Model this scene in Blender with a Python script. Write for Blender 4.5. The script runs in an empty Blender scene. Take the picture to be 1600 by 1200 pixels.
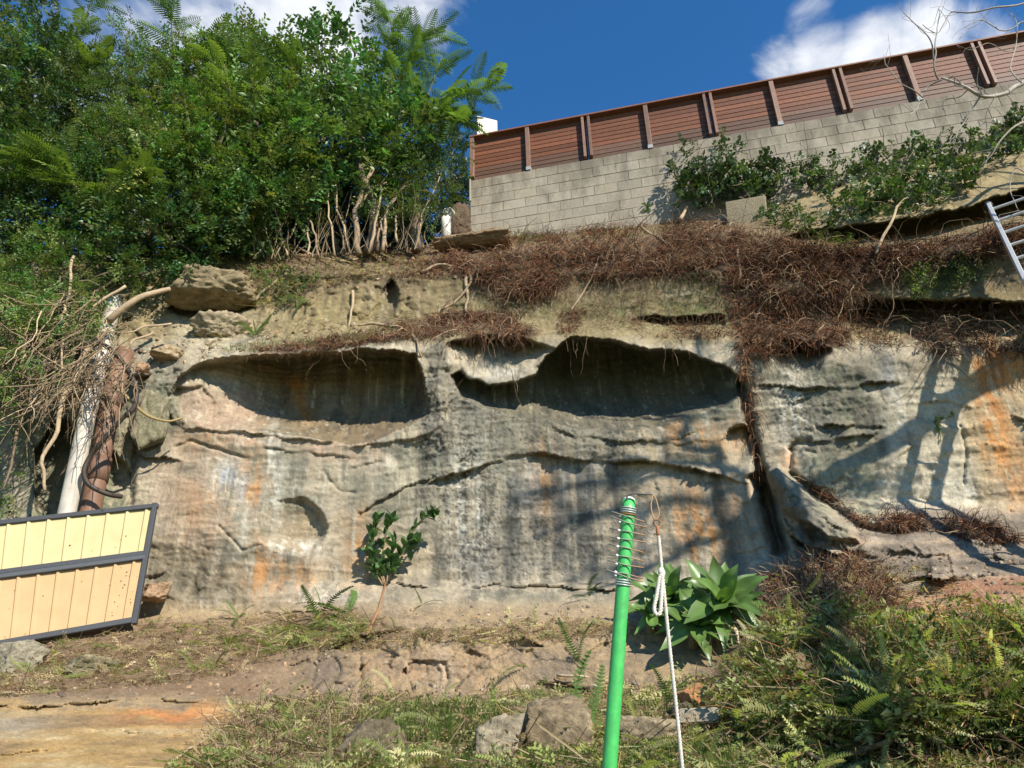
import bpy, math, random
import numpy as np
from mathutils import Matrix, Vector

# ------------------------------------------------------------------ camera, world, sun, exposure
SC = bpy.context.scene
COL = SC.collection
R = math.radians
F_PX, CX, CY = 1150.0, 800.0, 600.0          # focal length in photo pixels (1600 x 1200)
PITCH, ROLL = R(25.6), R(1.5)
EYE = np.array([0.0, 0.0, 1.6])
_r0 = np.array([1.0, 0, 0]); _f = np.array([0, math.cos(PITCH), math.sin(PITCH)]); _u0 = np.array([0, -math.sin(PITCH), math.cos(PITCH)])
CR = math.cos(ROLL) * _r0 - math.sin(ROLL) * _u0
CU = math.sin(ROLL) * _r0 + math.cos(ROLL) * _u0
CF = _f
cam_data = bpy.data.cameras.new('camera')
cam = bpy.data.objects.new('camera', cam_data); COL.objects.link(cam)
cam_data.sensor_width = 36.0; cam_data.lens = F_PX / 1600 * 36; cam_data.clip_end = 900; cam_data.clip_start = 0.05
M = Matrix(((CR[0], CU[0], -CF[0], EYE[0]), (CR[1], CU[1], -CF[1], EYE[1]), (CR[2], CU[2], -CF[2], EYE[2]), (0, 0, 0, 1)))
cam.matrix_world = M
SC.camera = cam

SUN_EL, SUN_AZ = R(37), R(37)               # azimuth: degrees to the right of straight behind the camera
SUN = np.array([math.sin(SUN_AZ) * math.cos(SUN_EL), -math.cos(SUN_AZ) * math.cos(SUN_EL), math.sin(SUN_EL)])
sd = bpy.data.lights.new('sun', 'SUN'); sd.energy = 5.0; sd.angle = R(0.53); sd.color = (1.0, 0.93, 0.82)
so = bpy.data.objects.new('sun', sd); COL.objects.link(so)
so.rotation_euler = Vector(tuple(SUN)).to_track_quat('Z', 'Y').to_euler(); so.location = (6, -10, 14)

def rays(px, py):
    px = np.asarray(px, float); py = np.asarray(py, float)
    d = CF * F_PX + (px - CX)[..., None] * CR + (CY - py)[..., None] * CU
    return d
def at(px, py, Y):
    """world point seen at photo pixel (px, py) at forward distance Y"""
    d = rays(px, py)
    return EYE + d * (np.asarray(Y, float) / d[..., 1])[..., None]
def proj(P):
    q = np.asarray(P, float) - EYE
    z = q @ CF
    return CX + F_PX * (q @ CR) / z, CY - F_PX * (q @ CU) / z

wd = bpy.data.worlds.new('World'); SC.world = wd; wd.use_nodes = True
nt = wd.node_tree; nt.nodes.clear()
def N(tree, t, **kw):
    n = tree.nodes.new(t)
    for k, v in kw.items():
        setattr(n, k, v)
    return n
def math_node(tree, op, a, b=None, clamp=False):
    n = tree.nodes.new('ShaderNodeMath'); n.operation = op; n.use_clamp = clamp
    for i, v in enumerate((a, b)):
        if v is None: continue
        if isinstance(v, (int, float)): n.inputs[i].default_value = v
        else: tree.links.new(v, n.inputs[i])
    return n.outputs[0]
def smooth(tree, v, a, b):
    n = tree.nodes.new('ShaderNodeMapRange'); n.interpolation_type = 'SMOOTHSTEP'
    tree.links.new(v, n.inputs['Value']); n.inputs['From Min'].default_value = a; n.inputs['From Max'].default_value = b
    return n.outputs['Result']
sky = N(nt, 'ShaderNodeTexSky', sky_type='NISHITA', sun_disc=False)
sky.sun_elevation = SUN_EL
sky.sun_rotation = math.atan2(SUN[0], SUN[1])
sky.air_density = 1.0; sky.dust_density = 0.0; sky.ozone_density = 5.0; sky.altitude = 0
tc = N(nt, 'ShaderNodeTexCoord')
n1 = N(nt, 'ShaderNodeTexNoise'); n1.inputs['Scale'].default_value = 7.0; n1.inputs['Detail'].default_value = 9; n1.inputs['Roughness'].default_value = 0.6
n1.inputs['Distortion'].default_value = 0.35
nt.links.new(tc.outputs['Generated'], n1.inputs['Vector'])
dens = None
def cloud(px, py, rad, w):
    global dens
    d = rays(px, py); d = d / np.linalg.norm(d)
    v = nt.nodes.new('ShaderNodeVectorMath'); v.operation = 'DISTANCE'
    nt.links.new(tc.outputs['Generated'], v.inputs[0]); v.inputs[1].default_value = tuple(d)
    m = math_node(nt, 'MULTIPLY', smooth(nt, v.outputs['Value'], rad, rad * 0.25), w)
    dens = m if dens is None else math_node(nt, 'MAXIMUM', dens, m)
for c in ((1235, 112, .06, .30), (1290, 102, .075, .42), (1370, 92, .085, .5), (1450, 78, .085, .5), (1520, 62, .07, .42), (1600, 70, .08, .25), (1270, 25, .05, .22),
          (470, -40, .20, .55), (350, 0, .14, .42), (600, -40, .16, .40), (230, 40, .12, .34), (100, 90, .16, .36), (640, 30, .08, .18),
          (300, -350, .35, .3)):
    cloud(*c)
dsum = math_node(nt, 'ADD', math_node(nt, 'SUBTRACT', n1.outputs['Fac'], 0.56), dens)
n2 = N(nt, 'ShaderNodeTexNoise'); n2.inputs['Scale'].default_value = 2.2; n2.inputs['Detail'].default_value = 7
nt.links.new(tc.outputs['Generated'], n2.inputs['Vector'])
cov = smooth(nt, dsum, 0.10, 0.50)
mx = N(nt, 'ShaderNodeMix', data_type='RGBA')
nt.links.new(cov, mx.inputs['Factor'])
hs = N(nt, 'ShaderNodeHueSaturation'); hs.inputs['Saturation'].default_value = 1.22; hs.inputs['Value'].default_value = 1.5
nt.links.new(sky.outputs['Color'], hs.inputs['Color'])
nt.links.new(hs.outputs['Color'], mx.inputs['A']); cm_ = N(nt, 'ShaderNodeMix', data_type='RGBA'); nt.links.new(smooth(nt, math_node(nt, 'ADD', n2.outputs['Fac'], math_node(nt, 'MULTIPLY', n1.outputs['Fac'], .6)), .55, 1.0), cm_.inputs['Factor'])
cm_.inputs['A'].default_value = (4.9, 5.5, 6.6, 1); cm_.inputs['B'].default_value = (8.4, 8.6, 8.9, 1); nt.links.new(cm_.outputs['Result'], mx.inputs['B'])
bg = N(nt, 'ShaderNodeBackground'); bg.inputs['Strength'].default_value = 0.077
nt.links.new(mx.outputs['Result'], bg.inputs['Color'])
wo = N(nt, 'ShaderNodeOutputWorld'); nt.links.new(bg.outputs['Background'], wo.inputs['Surface'])
SC.view_settings.view_transform = 'Standard'; SC.view_settings.look = 'None'
SC.view_settings.exposure = 0.70; SC.view_settings.gamma = 1.0; SC.view_settings.use_curve_mapping = False
SC.cycles.max_bounces = 6; SC.cycles.diffuse_bounces = 3; SC.cycles.transparent_max_bounces = 8

# ------------------------------------------------------------------ numpy noise
rng = np.random.default_rng(7)
PERM = rng.permutation(256); PERM = np.concatenate([PERM, PERM, PERM])
GR = rng.normal(size=(256, 3)); GR /= np.linalg.norm(GR, axis=1)[:, None]
def pn(P):
    P = np.asarray(P, float); i = np.floor(P).astype(np.int64); f = P - i; i &= 255
    u = f * f * f * (f * (f * 6 - 15) + 10)
    out = 0
    for dx in (0, 1):
        wx = u[..., 0] if dx else 1 - u[..., 0]
        for dy in (0, 1):
            wy = u[..., 1] if dy else 1 - u[..., 1]
            for dz in (0, 1):
                wz = u[..., 2] if dz else 1 - u[..., 2]
                h = PERM[PERM[PERM[(i[..., 0] + dx)] + ((i[..., 1] + dy) & 255)] + ((i[..., 2] + dz) & 255)]
                g = GR[h]
                out = out + wx * wy * wz * (g[..., 0] * (f[..., 0] - dx) + g[..., 1] * (f[..., 1] - dy) + g[..., 2] * (f[..., 2] - dz))
    return out * 1.6
def fbm(P, s, octv=4, gain=.5, off=0):
    P = np.asarray(P, float) * s + off
    a, t, n = 1.0, 0, 0
    for k in range(octv):
        t = t + a * pn(P + 17.3 * k); n += a; a *= gain; P = P * 2.03
    return t / n * 1.4
def facet(P, s, seed=0):
    """cell noise whose cells are tilted planes: broken rock"""
    P = np.asarray(P, float) * s
    i0 = np.floor(P).astype(np.int64)
    best = np.full(P.shape[:-1], 1e9); val = np.zeros(P.shape[:-1])
    for dx in (-1, 0, 1):
        for dy in (-1, 0, 1):
            for dz in (-1, 0, 1):
                c = (i0 + (dx, dy, dz) + seed * 31) & 255
                h = PERM[PERM[PERM[c[..., 0]] + c[..., 1]] + c[..., 2]]
                q = i0 + (dx, dy, dz) + 0.5 + GR[h] * 0.55
                d = P - q; dd = (d * d).sum(-1)
                h2 = PERM[h + 37]
                v = (d * GR[h2]).sum(-1) + GR[PERM[h2 + 11]][..., 0] * 0.5
                m = dd < best
                best = np.where(m, dd, best); val = np.where(m, v, val)
    return val
def sstep(x, a, b):
    t = np.clip((x - a) / (b - a), 0, 1); return t * t * (3 - 2 * t)
def curve(pts):
    xs, ys = zip(*pts)
    return lambda px: np.interp(px, xs, ys)
def seg_dist(px, py, pts):
    """pixel distance to a polyline and the position (0..1) along it"""
    best = np.full(px.shape, 1e9); tt = np.zeros(px.shape); n = len(pts) - 1
    for k in range(n):
        ax, ay = pts[k]; bx, by = pts[k + 1]
        vx, vy = bx - ax, by - ay
        t = np.clip(((px - ax) * vx + (py - ay) * vy) / (vx * vx + vy * vy), 0, 1)
        d = np.hypot(px - ax - t * vx, py - ay - t * vy)
        m = d < best; best = np.where(m, d, best); tt = np.where(m, (k + t) / n, tt)
    return best, tt
def gauss(px, py, x, y, rx, ry):
    return np.exp(-((px - x) / rx) ** 2 - ((py - y) / ry) ** 2)
def inside(px, py, poly):
    c = np.zeros(np.shape(px), bool); n = len(poly)
    for i in range(n):
        x0, y0 = poly[i]; x1, y1 = poly[(i + 1) % n]
        if y0 == y1: continue
        m = ((y0 > py) != (y1 > py)) & (px < (x1 - x0) * (py - y0) / (y1 - y0) + x0)
        c ^= m
    return c
def sdf(px, py, poly):
    d, _ = seg_dist(px, py, list(poly) + [poly[0]])
    return np.where(inside(px, py, poly), d, -d)     # positive inside

# ------------------------------------------------------------------ mesh helpers
class MB:
    def __init__(self): self.V = []; self.F = []; self.C = []; self.n = 0
    def add(self, V, F, col=None):
        V = np.asarray(V, float).reshape(-1, 3)
        Fs = F if isinstance(F, list) else [F]
        for f in Fs:
            self.F.append(np.asarray(f, np.int64) + self.n)
        self.V.append(V); self.n += len(V)
        if col is None: col = (1, 1, 1)
        c = np.asarray(col, float)
        if c.ndim == 1: c = np.repeat(c[None], len(V), 0)
        self.C.append(c)
    def build(self, name, mat, parent=None, smooth=False, cols=True, loc=None):
        return obj(name, np.concatenate(self.V), self.F, mat, parent, smooth, np.concatenate(self.C) if cols else None, loc)
def mesh_data(name, V, Fs, mat, smooth=False, cols=None):
    me = bpy.data.meshes.new(name)
    V = np.asarray(V, np.float32)
    if not isinstance(Fs, list): Fs = [Fs]
    by = {}
    for f in Fs:
        if len(f): by.setdefault(f.shape[1], []).append(f)
    idx = []; tot = []
    for k, l in by.items():
        a = np.concatenate(l); idx.append(a.ravel()); tot.append(np.full(len(a), k))
    idx = np.concatenate(idx).astype(np.int32); tot = np.concatenate(tot).astype(np.int32)
    start = np.concatenate([[0], np.cumsum(tot)[:-1]]).astype(np.int32)
    me.vertices.add(len(V)); me.vertices.foreach_set('co', V.ravel())
    me.loops.add(len(idx)); me.loops.foreach_set('vertex_index', idx)
    me.polygons.add(len(tot)); me.polygons.foreach_set('loop_start', start); me.polygons.foreach_set('loop_total', tot)
    me.polygons.foreach_set('use_smooth', np.full(len(tot), bool(smooth)))
    me.update(calc_edges=True); me.validate()
    if cols is not None:
        at_ = me.color_attributes.new('Col', 'FLOAT_COLOR', 'POINT')
        c = np.concatenate([cols, np.ones((len(cols), 1))], 1).astype(np.float32)
        at_.data.foreach_set('color', c.ravel())
    me.materials.append(mat)
    return me
def obj(name, V, Fs, mat, parent=None, smooth=False, cols=None, loc=None):
    V = np.asarray(V, float)
    if loc is not None: V = V - np.asarray(loc)
    o = bpy.data.objects.new(name, mesh_data(name, V, Fs, mat, smooth, cols))
    COL.objects.link(o)
    if loc is not None: o.location = tuple(loc)
    if parent is not None:
        o.parent = parent
        if loc is None: o.location = tuple(-np.array(parent_world(parent)))
        else: o.location = tuple(np.asarray(loc) - np.array(parent_world(parent)))
    return o
def parent_world(p):
    v = np.array(p.location)
    while p.parent is not None:
        p = p.parent; v = v + np.array(p.location)
    return v
def tag(o, label=None, cat=None, group=None, kind=None):
    if label: o['label'] = label
    if cat: o['category'] = cat
    if group: o['group'] = group
    if kind: o['kind'] = kind
    return o
def empty(name, loc, label, cat, group=None):
    o = bpy.data.objects.new(name, None); COL.objects.link(o); o.location = tuple(np.asarray(loc, float)); o.empty_display_size = .1
    return tag(o, label, cat, group)
def frame_from(d):
    d = np.asarray(d, float); d = d / (np.linalg.norm(d) + 1e-12)
    a = np.array([0, 0, 1.0]) if abs(d[2]) < .9 else np.array([1.0, 0, 0])
    x = np.cross(a, d); x /= np.linalg.norm(x); y = np.cross(d, x)
    return x, y, d
def tube(pts, rad, n=7, cap=True):
    pts = np.asarray(pts, float); K = len(pts)
    rad = np.broadcast_to(np.asarray(rad, float), (K,))
    tang = np.gradient(pts, axis=0)
    x, y, _ = frame_from(tang[0])
    V = []; ang = np.linspace(0, 2 * math.pi, n, endpoint=False)
    for k in range(K):
        t = tang[k] / (np.linalg.norm(tang[k]) + 1e-12)
        x = x - t * (x @ t); x /= np.linalg.norm(x) + 1e-12; y = np.cross(t, x)
        V.append(pts[k] + rad[k] * (np.cos(ang)[:, None] * x + np.sin(ang)[:, None] * y))
    V = np.concatenate(V)
    i = np.arange(n); j = (i + 1) % n
    Fq = np.concatenate([np.stack([k * n + i, k * n + j, (k + 1) * n + j, (k + 1) * n + i], 1) for k in range(K - 1)])
    Fs = [Fq]
    if cap:
        Fs += [i[::-1][None], (i + (K - 1) * n)[None]]
    return V, Fs
def smooth_path(pts, m=6):
    """Catmull-Rom through the points"""
    p = np.asarray(pts, float); p = np.concatenate([[2 * p[0] - p[1]], p, [2 * p[-1] - p[-2]]])
    out = []
    for k in range(1, len(p) - 2):
        for t in np.linspace(0, 1, m, endpoint=False):
            a, b, c, d = p[k - 1], p[k], p[k + 1], p[k + 2]
            out.append(.5 * (2 * b + (c - a) * t + (2 * a - 5 * b + 4 * c - d) * t * t + (3 * b - a - 3 * c + d) * t ** 3))
    out.append(p[-2])
    return np.array(out)
def strands(P0, D0, L, rad, K=5, droop=.5, curl=.35, sides=3, col=None, r=None):
    """many thin tapering roots or twigs, vectorised"""
    r = r or rng
    n = len(P0); L = np.broadcast_to(L, (n,)); rad = np.broadcast_to(rad, (n,))
    D = D0 / np.linalg.norm(D0, axis=1)[:, None]
    pts = [P0]; P = P0.copy()
    for k in range(K - 1):
        P = P + D * (L / (K - 1))[:, None]; pts.append(P)
        D = D + r.normal(size=(n, 3)) * curl + np.array([0, 0, -droop])
        D = D / np.linalg.norm(D, axis=1)[:, None]
    pts = np.stack(pts, 1)                                   # n,K,3
    T = np.gradient(pts, axis=1); T /= np.linalg.norm(T, axis=2)[..., None] + 1e-9
    a = np.array([.3, .2, .93]); X = np.cross(T, a); X /= np.linalg.norm(X, axis=2)[..., None] + 1e-9; Yv = np.cross(T, X)
    tap = np.linspace(1, .35, K)
    V = np.stack([pts + (rad[:, None] * tap)[..., None] * (math.cos(t) * X + math.sin(t) * Yv) for t in np.arange(sides) * 2 * math.pi / sides], 2)  # n,K,s,3
    base = (np.arange(n) * K * sides)[:, None, None]
    kk = (np.arange(K - 1) * sides)[None, :, None]; s = np.arange(sides)[None, None]; s2 = (s + 1) % sides
    Fq = np.stack([base + kk + s, base + kk + s2, base + kk + sides + s2, base + kk + sides + s], -1).reshape(-1, 4)
    C = None
    if col is not None:
        C = np.repeat(np.asarray(col), K * sides, 0)
    return V.reshape(-1, 3), Fq, C
def rand_rot(n, r=None):
    r = r or rng
    q = r.normal(size=(n, 4)); q /= np.linalg.norm(q, axis=1)[:, None]
    w, x, y, z = q.T
    return np.stack([np.stack([1 - 2 * (y * y + z * z), 2 * (x * y - z * w), 2 * (x * z + y * w)], -1),
                     np.stack([2 * (x * y + z * w), 1 - 2 * (x * x + z * z), 2 * (y * z - x * w)], -1),
                     np.stack([2 * (x * z - y * w), 2 * (y * z + x * w), 1 - 2 * (x * x + y * y)], -1)], 1)
def basis(D, roll=None, r=None):
    """rotation matrices whose +Y column is along D and whose +Z column leans up"""
    r = r or rng
    D = D / (np.linalg.norm(D, axis=1)[:, None] + 1e-9)
    up = np.array([0, 0, 1.0]) + r.normal(size=D.shape) * .25
    X = np.cross(D, up); X /= np.linalg.norm(X, axis=1)[:, None] + 1e-9
    Z = np.cross(X, D)
    if roll is not None:
        c, s = np.cos(roll)[:, None], np.sin(roll)[:, None]
        X, Z = c * X + s * Z, c * Z - s * X
    return np.stack([X, D, Z], -1)
def scatter(tmpl, P, Rm, S, col=None, jit=.15, r=None):
    """copies of a template (V, F) at P with rotations Rm and scale S"""
    r = r or rng
    Vt, Ft = tmpl; n = len(P); k = len(Vt)
    S = np.broadcast_to(S, (n,))
    V = np.einsum('nij,kj->nki', Rm, Vt) * S[:, None, None] + P[:, None]
    off = (np.arange(n) * k)[:, None, None]
    Fs = [(np.asarray(f)[None] + off).reshape(-1, np.asarray(f).shape[1]) for f in Ft]
    C = None
    if col is not None:
        col = np.asarray(col, float)
        if col.ndim == 1: col = np.repeat(col[None], n, 0)
        C = np.repeat(col * (1 + r.normal(size=(n, 1)) * jit).clip(.4, 1.8), k, 0)
    return V.reshape(-1, 3), Fs, C
def box(c, sx, sy, sz, ch=0.0):
    x, y, z = sx / 2, sy / 2, sz / 2
    V = np.array([[-x, -y, -z], [x, -y, -z], [x, y, -z], [-x, y, -z], [-x, -y, z], [x, -y, z], [x, y, z], [-x, y, z]]) + np.asarray(c)
    Fq = np.array([[0, 3, 2, 1], [4, 5, 6, 7], [0, 1, 5, 4], [1, 2, 6, 5], [2, 3, 7, 6], [3, 0, 4, 7]])
    return V, Fq
def chamfer_box(sx, sy, sz, ch, seed=0, wob=0.0):
    """box with chamfered edges: three inset rectangles per axis hulled together"""
    r = np.random.default_rng(seed)
    import bmesh
    bm = bmesh.new(); bmesh.ops.create_cube(bm, size=1)
    for v in bm.verts: v.co = (v.co.x * sx, v.co.y * sy, v.co.z * sz)
    bmesh.ops.bevel(bm, geom=bm.edges[:], offset=ch, segments=1, affect='EDGES')
    for v in bm.verts: v.co += Vector(tuple(r.normal(size=3) * wob))
    bm.verts.index_update()
    V = np.array([v.co[:] for v in bm.verts]); by = {}
    for f in bm.faces: by.setdefault(len(f.verts), []).append([v.index for v in f.verts])
    bm.free()
    return V, [np.array(l) for l in by.values()]

# ------------------------------------------------------------------ materials
def new_mat(name):
    m = bpy.data.materials.new(name); m.use_nodes = True
    t = m.node_tree; b = t.nodes['Principled BSDF']
    return m, t, b
def attr_mat(name, rough=.85, bump=((40, .25),), var=.25, vscale=60, spec=.3, objrand=0.0, metal=0.0, base=None, dist=.01):
    m, t, b = new_mat(name)
    b.inputs['Roughness'].default_value = rough; b.inputs['Specular IOR Level'].default_value = spec; b.inputs['Metallic'].default_value = metal
    if base is None:
        a = N(t, 'ShaderNodeVertexColor', layer_name='Col'); colsock = a.outputs['Color']
    else:
        rgb = N(t, 'ShaderNodeRGB'); rgb.outputs[0].default_value = (*base, 1); colsock = rgb.outputs[0]
    geo = N(t, 'ShaderNodeTexCoord')
    vec = geo.outputs['Object']
    nz = N(t, 'ShaderNodeTexNoise'); nz.inputs['Scale'].default_value = vscale; nz.inputs['Detail'].default_value = 6; nz.inputs['Roughness'].default_value = .65
    t.links.new(vec, nz.inputs['Vector'])
    mr = N(t, 'ShaderNodeMapRange'); t.links.new(nz.outputs['Fac'], mr.inputs['Value'])
    mr.inputs['From Min'].default_value = .25; mr.inputs['From Max'].default_value = .75
    mr.inputs['To Min'].default_value = 1 - var; mr.inputs['To Max'].default_value = 1 + var
    val = mr.outputs['Result']
    if objrand:
        oi = N(t, 'ShaderNodeObjectInfo')
        m2 = N(t, 'ShaderNodeMapRange'); t.links.new(oi.outputs['Random'], m2.inputs['Value'])
        m2.inputs['To Min'].default_value = 1 - objrand; m2.inputs['To Max'].default_value = 1 + objrand
        val = math_node(t, 'MULTIPLY', val, m2.outputs['Result'])
    mul = N(t, 'ShaderNodeVectorMath', operation='SCALE'); t.links.new(colsock, mul.inputs[0]); t.links.new(val, mul.inputs['Scale'])
    t.links.new(mul.outputs['Vector'], b.inputs['Base Color'])
    prev = None
    for s, st in bump:
        nb = N(t, 'ShaderNodeTexNoise'); nb.inputs['Scale'].default_value = s; nb.inputs['Detail'].default_value = 5; nb.inputs['Roughness'].default_value = .6
        t.links.new(vec, nb.inputs['Vector'])
        bp = N(t, 'ShaderNodeBump'); bp.inputs['Strength'].default_value = st; bp.inputs['Distance'].default_value = dist
        t.links.new(nb.outputs['Fac'], bp.inputs['Height'])
        if prev: t.links.new(prev, bp.inputs['Normal'])
        prev = bp.outputs['Normal']
    if prev: t.links.new(prev, b.inputs['Normal'])
    return m
def leaf_mat(name, trans=.3, rough=.45, spec=.4):
    m, t, b = new_mat(name)
    a = N(t, 'ShaderNodeVertexColor', layer_name='Col')
    t.links.new(a.outputs['Color'], b.inputs['Base Color'])
    b.inputs['Roughness'].default_value = rough; b.inputs['Specular IOR Level'].default_value = spec
    tr = N(t, 'ShaderNodeBsdfTranslucent')
    g = N(t, 'ShaderNodeVectorMath', operation='MULTIPLY'); t.links.new(a.outputs['Color'], g.inputs[0]); g.inputs[1].default_value = (1.5, 1.6, .7)
    t.links.new(g.outputs['Vector'], tr.inputs['Color'])
    ms = N(t, 'ShaderNodeMixShader'); ms.inputs[0].default_value = trans
    t.links.new(b.outputs[0], ms.inputs[1]); t.links.new(tr.outputs[0], ms.inputs[2])
    t.links.new(ms.outputs[0], t.nodes['Material Output'].inputs['Surface'])
    return m
MT = {}
MT['rock'] = attr_mat('sandstone', .92, ((18, .35), (60, .5), (180, .5)), .24, 60, .12, dist=.016)
MT['soil'] = attr_mat('bank_soil', .95, ((16, .5), (50, .6), (150, .6)), .34, 60, .1, dist=.02)
MT['leaf'] = leaf_mat('leaf', .26, .42, .36)
MT['fern'] = leaf_mat('fern_leaf', .42, .55, .25)
MT['succulent'] = leaf_mat('broad_leaf', .22, .38, .45)
MT['bark'] = attr_mat('bark', .9, ((60, .4),), .3, 50, .15)
MT['root'] = attr_mat('root_fibre', .95, (), .25, 30, .05)
MT['block'] = attr_mat('concrete_block', .92, ((120, .35), (400, .3)), .16, 22, .15, objrand=.07)
MT['mortar'] = attr_mat('mortar', .95, ((150, .3),), .12, 60, .1, base=(.43, .375, .285))
MT['timber'] = attr_mat('timber', .55, ((70, .2),), .25, 18, .3, objrand=.22)
MT['stone'] = attr_mat('loose_stone', .92, ((22, .5), (70, .6), (200, .5)), .38, 40, .12, dist=.014)
MT['paint'] = attr_mat('green_paint', .42, ((90, .12),), .22, 26, .45, base=(.06, .40, .09))
MT['plain'] = attr_mat('plain', .6, ((200, .08),), .1, 30, .35)
MT['metal'] = attr_mat('aluminium', .45, ((200, .05),), .15, 30, .5, metal=.35, base=(.50, .50, .49))
MT['sheet'] = attr_mat('painted_steel', .48, ((3, .10),), .09, 5, .3)
MT['rope'] = attr_mat('rope', .9, ((300, .4),), .12, 200, .1)

# rain stains on the block wall: dark runs from the top courses (a position-based tint shared by all blocks)
for key in ('block', 'mortar'):
    t = MT[key].node_tree; b = t.nodes['Principled BSDF']; src = b.inputs['Base Color'].links[0].from_socket
    g = N(t, 'ShaderNodeNewGeometry'); mp = N(t, 'ShaderNodeMapping'); mp.inputs['Scale'].default_value = (2.6, 2.6, .9); t.links.new(g.outputs['Position'], mp.inputs['Vector'])
    nz = N(t, 'ShaderNodeTexNoise'); nz.inputs['Scale'].default_value = 1.3; nz.inputs['Detail'].default_value = 8; nz.inputs['Roughness'].default_value = .65; t.links.new(mp.outputs['Vector'], nz.inputs['Vector'])
    sx = N(t, 'ShaderNodeSeparateXYZ'); t.links.new(g.outputs['Position'], sx.inputs[0])
    topm = smooth(t, sx.outputs['Z'], 9.7, 10.75)
    v = math_node(t, 'ADD', nz.outputs['Fac'], math_node(t, 'MULTIPLY', topm, .22))
    f = math_node(t, 'MULTIPLY', smooth(t, v, .50, .82), .72)
    mxx = N(t, 'ShaderNodeMix', data_type='RGBA'); t.links.new(f, mxx.inputs['Factor']); t.links.new(src, mxx.inputs['A']); mxx.inputs['B'].default_value = (.115, .10, .075, 1)
    t.links.new(mxx.outputs['Result'], b.inputs['Base Color'])

def grime(key, col, lo_, hi_, amt, scale):
    """worn or dirty patches broken up by stretched noise"""
    t = MT[key].node_tree; b = t.nodes['Principled BSDF']; src = b.inputs['Base Color'].links[0].from_socket
    tc_ = N(t, 'ShaderNodeTexCoord'); mp = N(t, 'ShaderNodeMapping'); mp.inputs['Scale'].default_value = scale; t.links.new(tc_.outputs['Object'], mp.inputs['Vector'])
    nz = N(t, 'ShaderNodeTexNoise'); nz.inputs['Scale'].default_value = 1.0; nz.inputs['Detail'].default_value = 9; nz.inputs['Roughness'].default_value = .7; t.links.new(mp.outputs['Vector'], nz.inputs['Vector'])
    f = math_node(t, 'MULTIPLY', smooth(t, nz.outputs['Fac'], lo_, hi_), amt)
    mxx = N(t, 'ShaderNodeMix', data_type='RGBA'); t.links.new(f, mxx.inputs['Factor']); t.links.new(src, mxx.inputs['A']); mxx.inputs['B'].default_value = (*col, 1)
    t.links.new(mxx.outputs['Result'], b.inputs['Base Color'])
grime('paint', (.16, .20, .12), .56, .70, .65, (60, 60, 7))
grime('sheet', (.30, .22, .13), .56, .80, .45, (2.2, 2.2, 5))
grime('timber', (.10, .075, .055), .54, .74, .55, (1.6, 1.6, 9))

# ------------------------------------------------------------------ where the block wall stands (a vertical plane, 12 degrees to the picture)
WA = np.array([-0.656, 10.40, 0.0]); _wb = np.array([8.471, 8.395, 0.0])
WU = (_wb - WA) / np.linalg.norm(_wb - WA); WN = np.array([WU[1], -WU[0], 0])      # WN points towards the viewer
FENCE_TOP, WALL_TOP = 11.74, 10.68
def wall_Y(px, py):
    d = rays(px, py); t = ((WA - EYE) @ WN) / (d @ WN)
    return d[..., 1] * t

# ------------------------------------------------------------------ the cliff and the bank below it: one surface, cut into cliff / bank
colx = np.concatenate([np.linspace(-420, -8, 36), np.arange(0, 1600.1, 2.4), np.linspace(1608, 2050, 38)])
NR = 400
top_line = curve([(-420, 385), (0, 395), (300, 398), (420, 398), (600, 392), (680, 384), (700, 380), (735, 364), (800, 366), (850, 366), (950, 354), (1050, 343), (1140, 335),
                  (1250, 300), (1350, 272), (1450, 250), (1600, 212), (2050, 120)])
s_row = np.linspace(0, 1, NR)
PX = np.repeat(colx[None], NR, 0)
TOP = top_line(PX)
PY = TOP + (1246 - TOP) * s_row[:, None]

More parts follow.
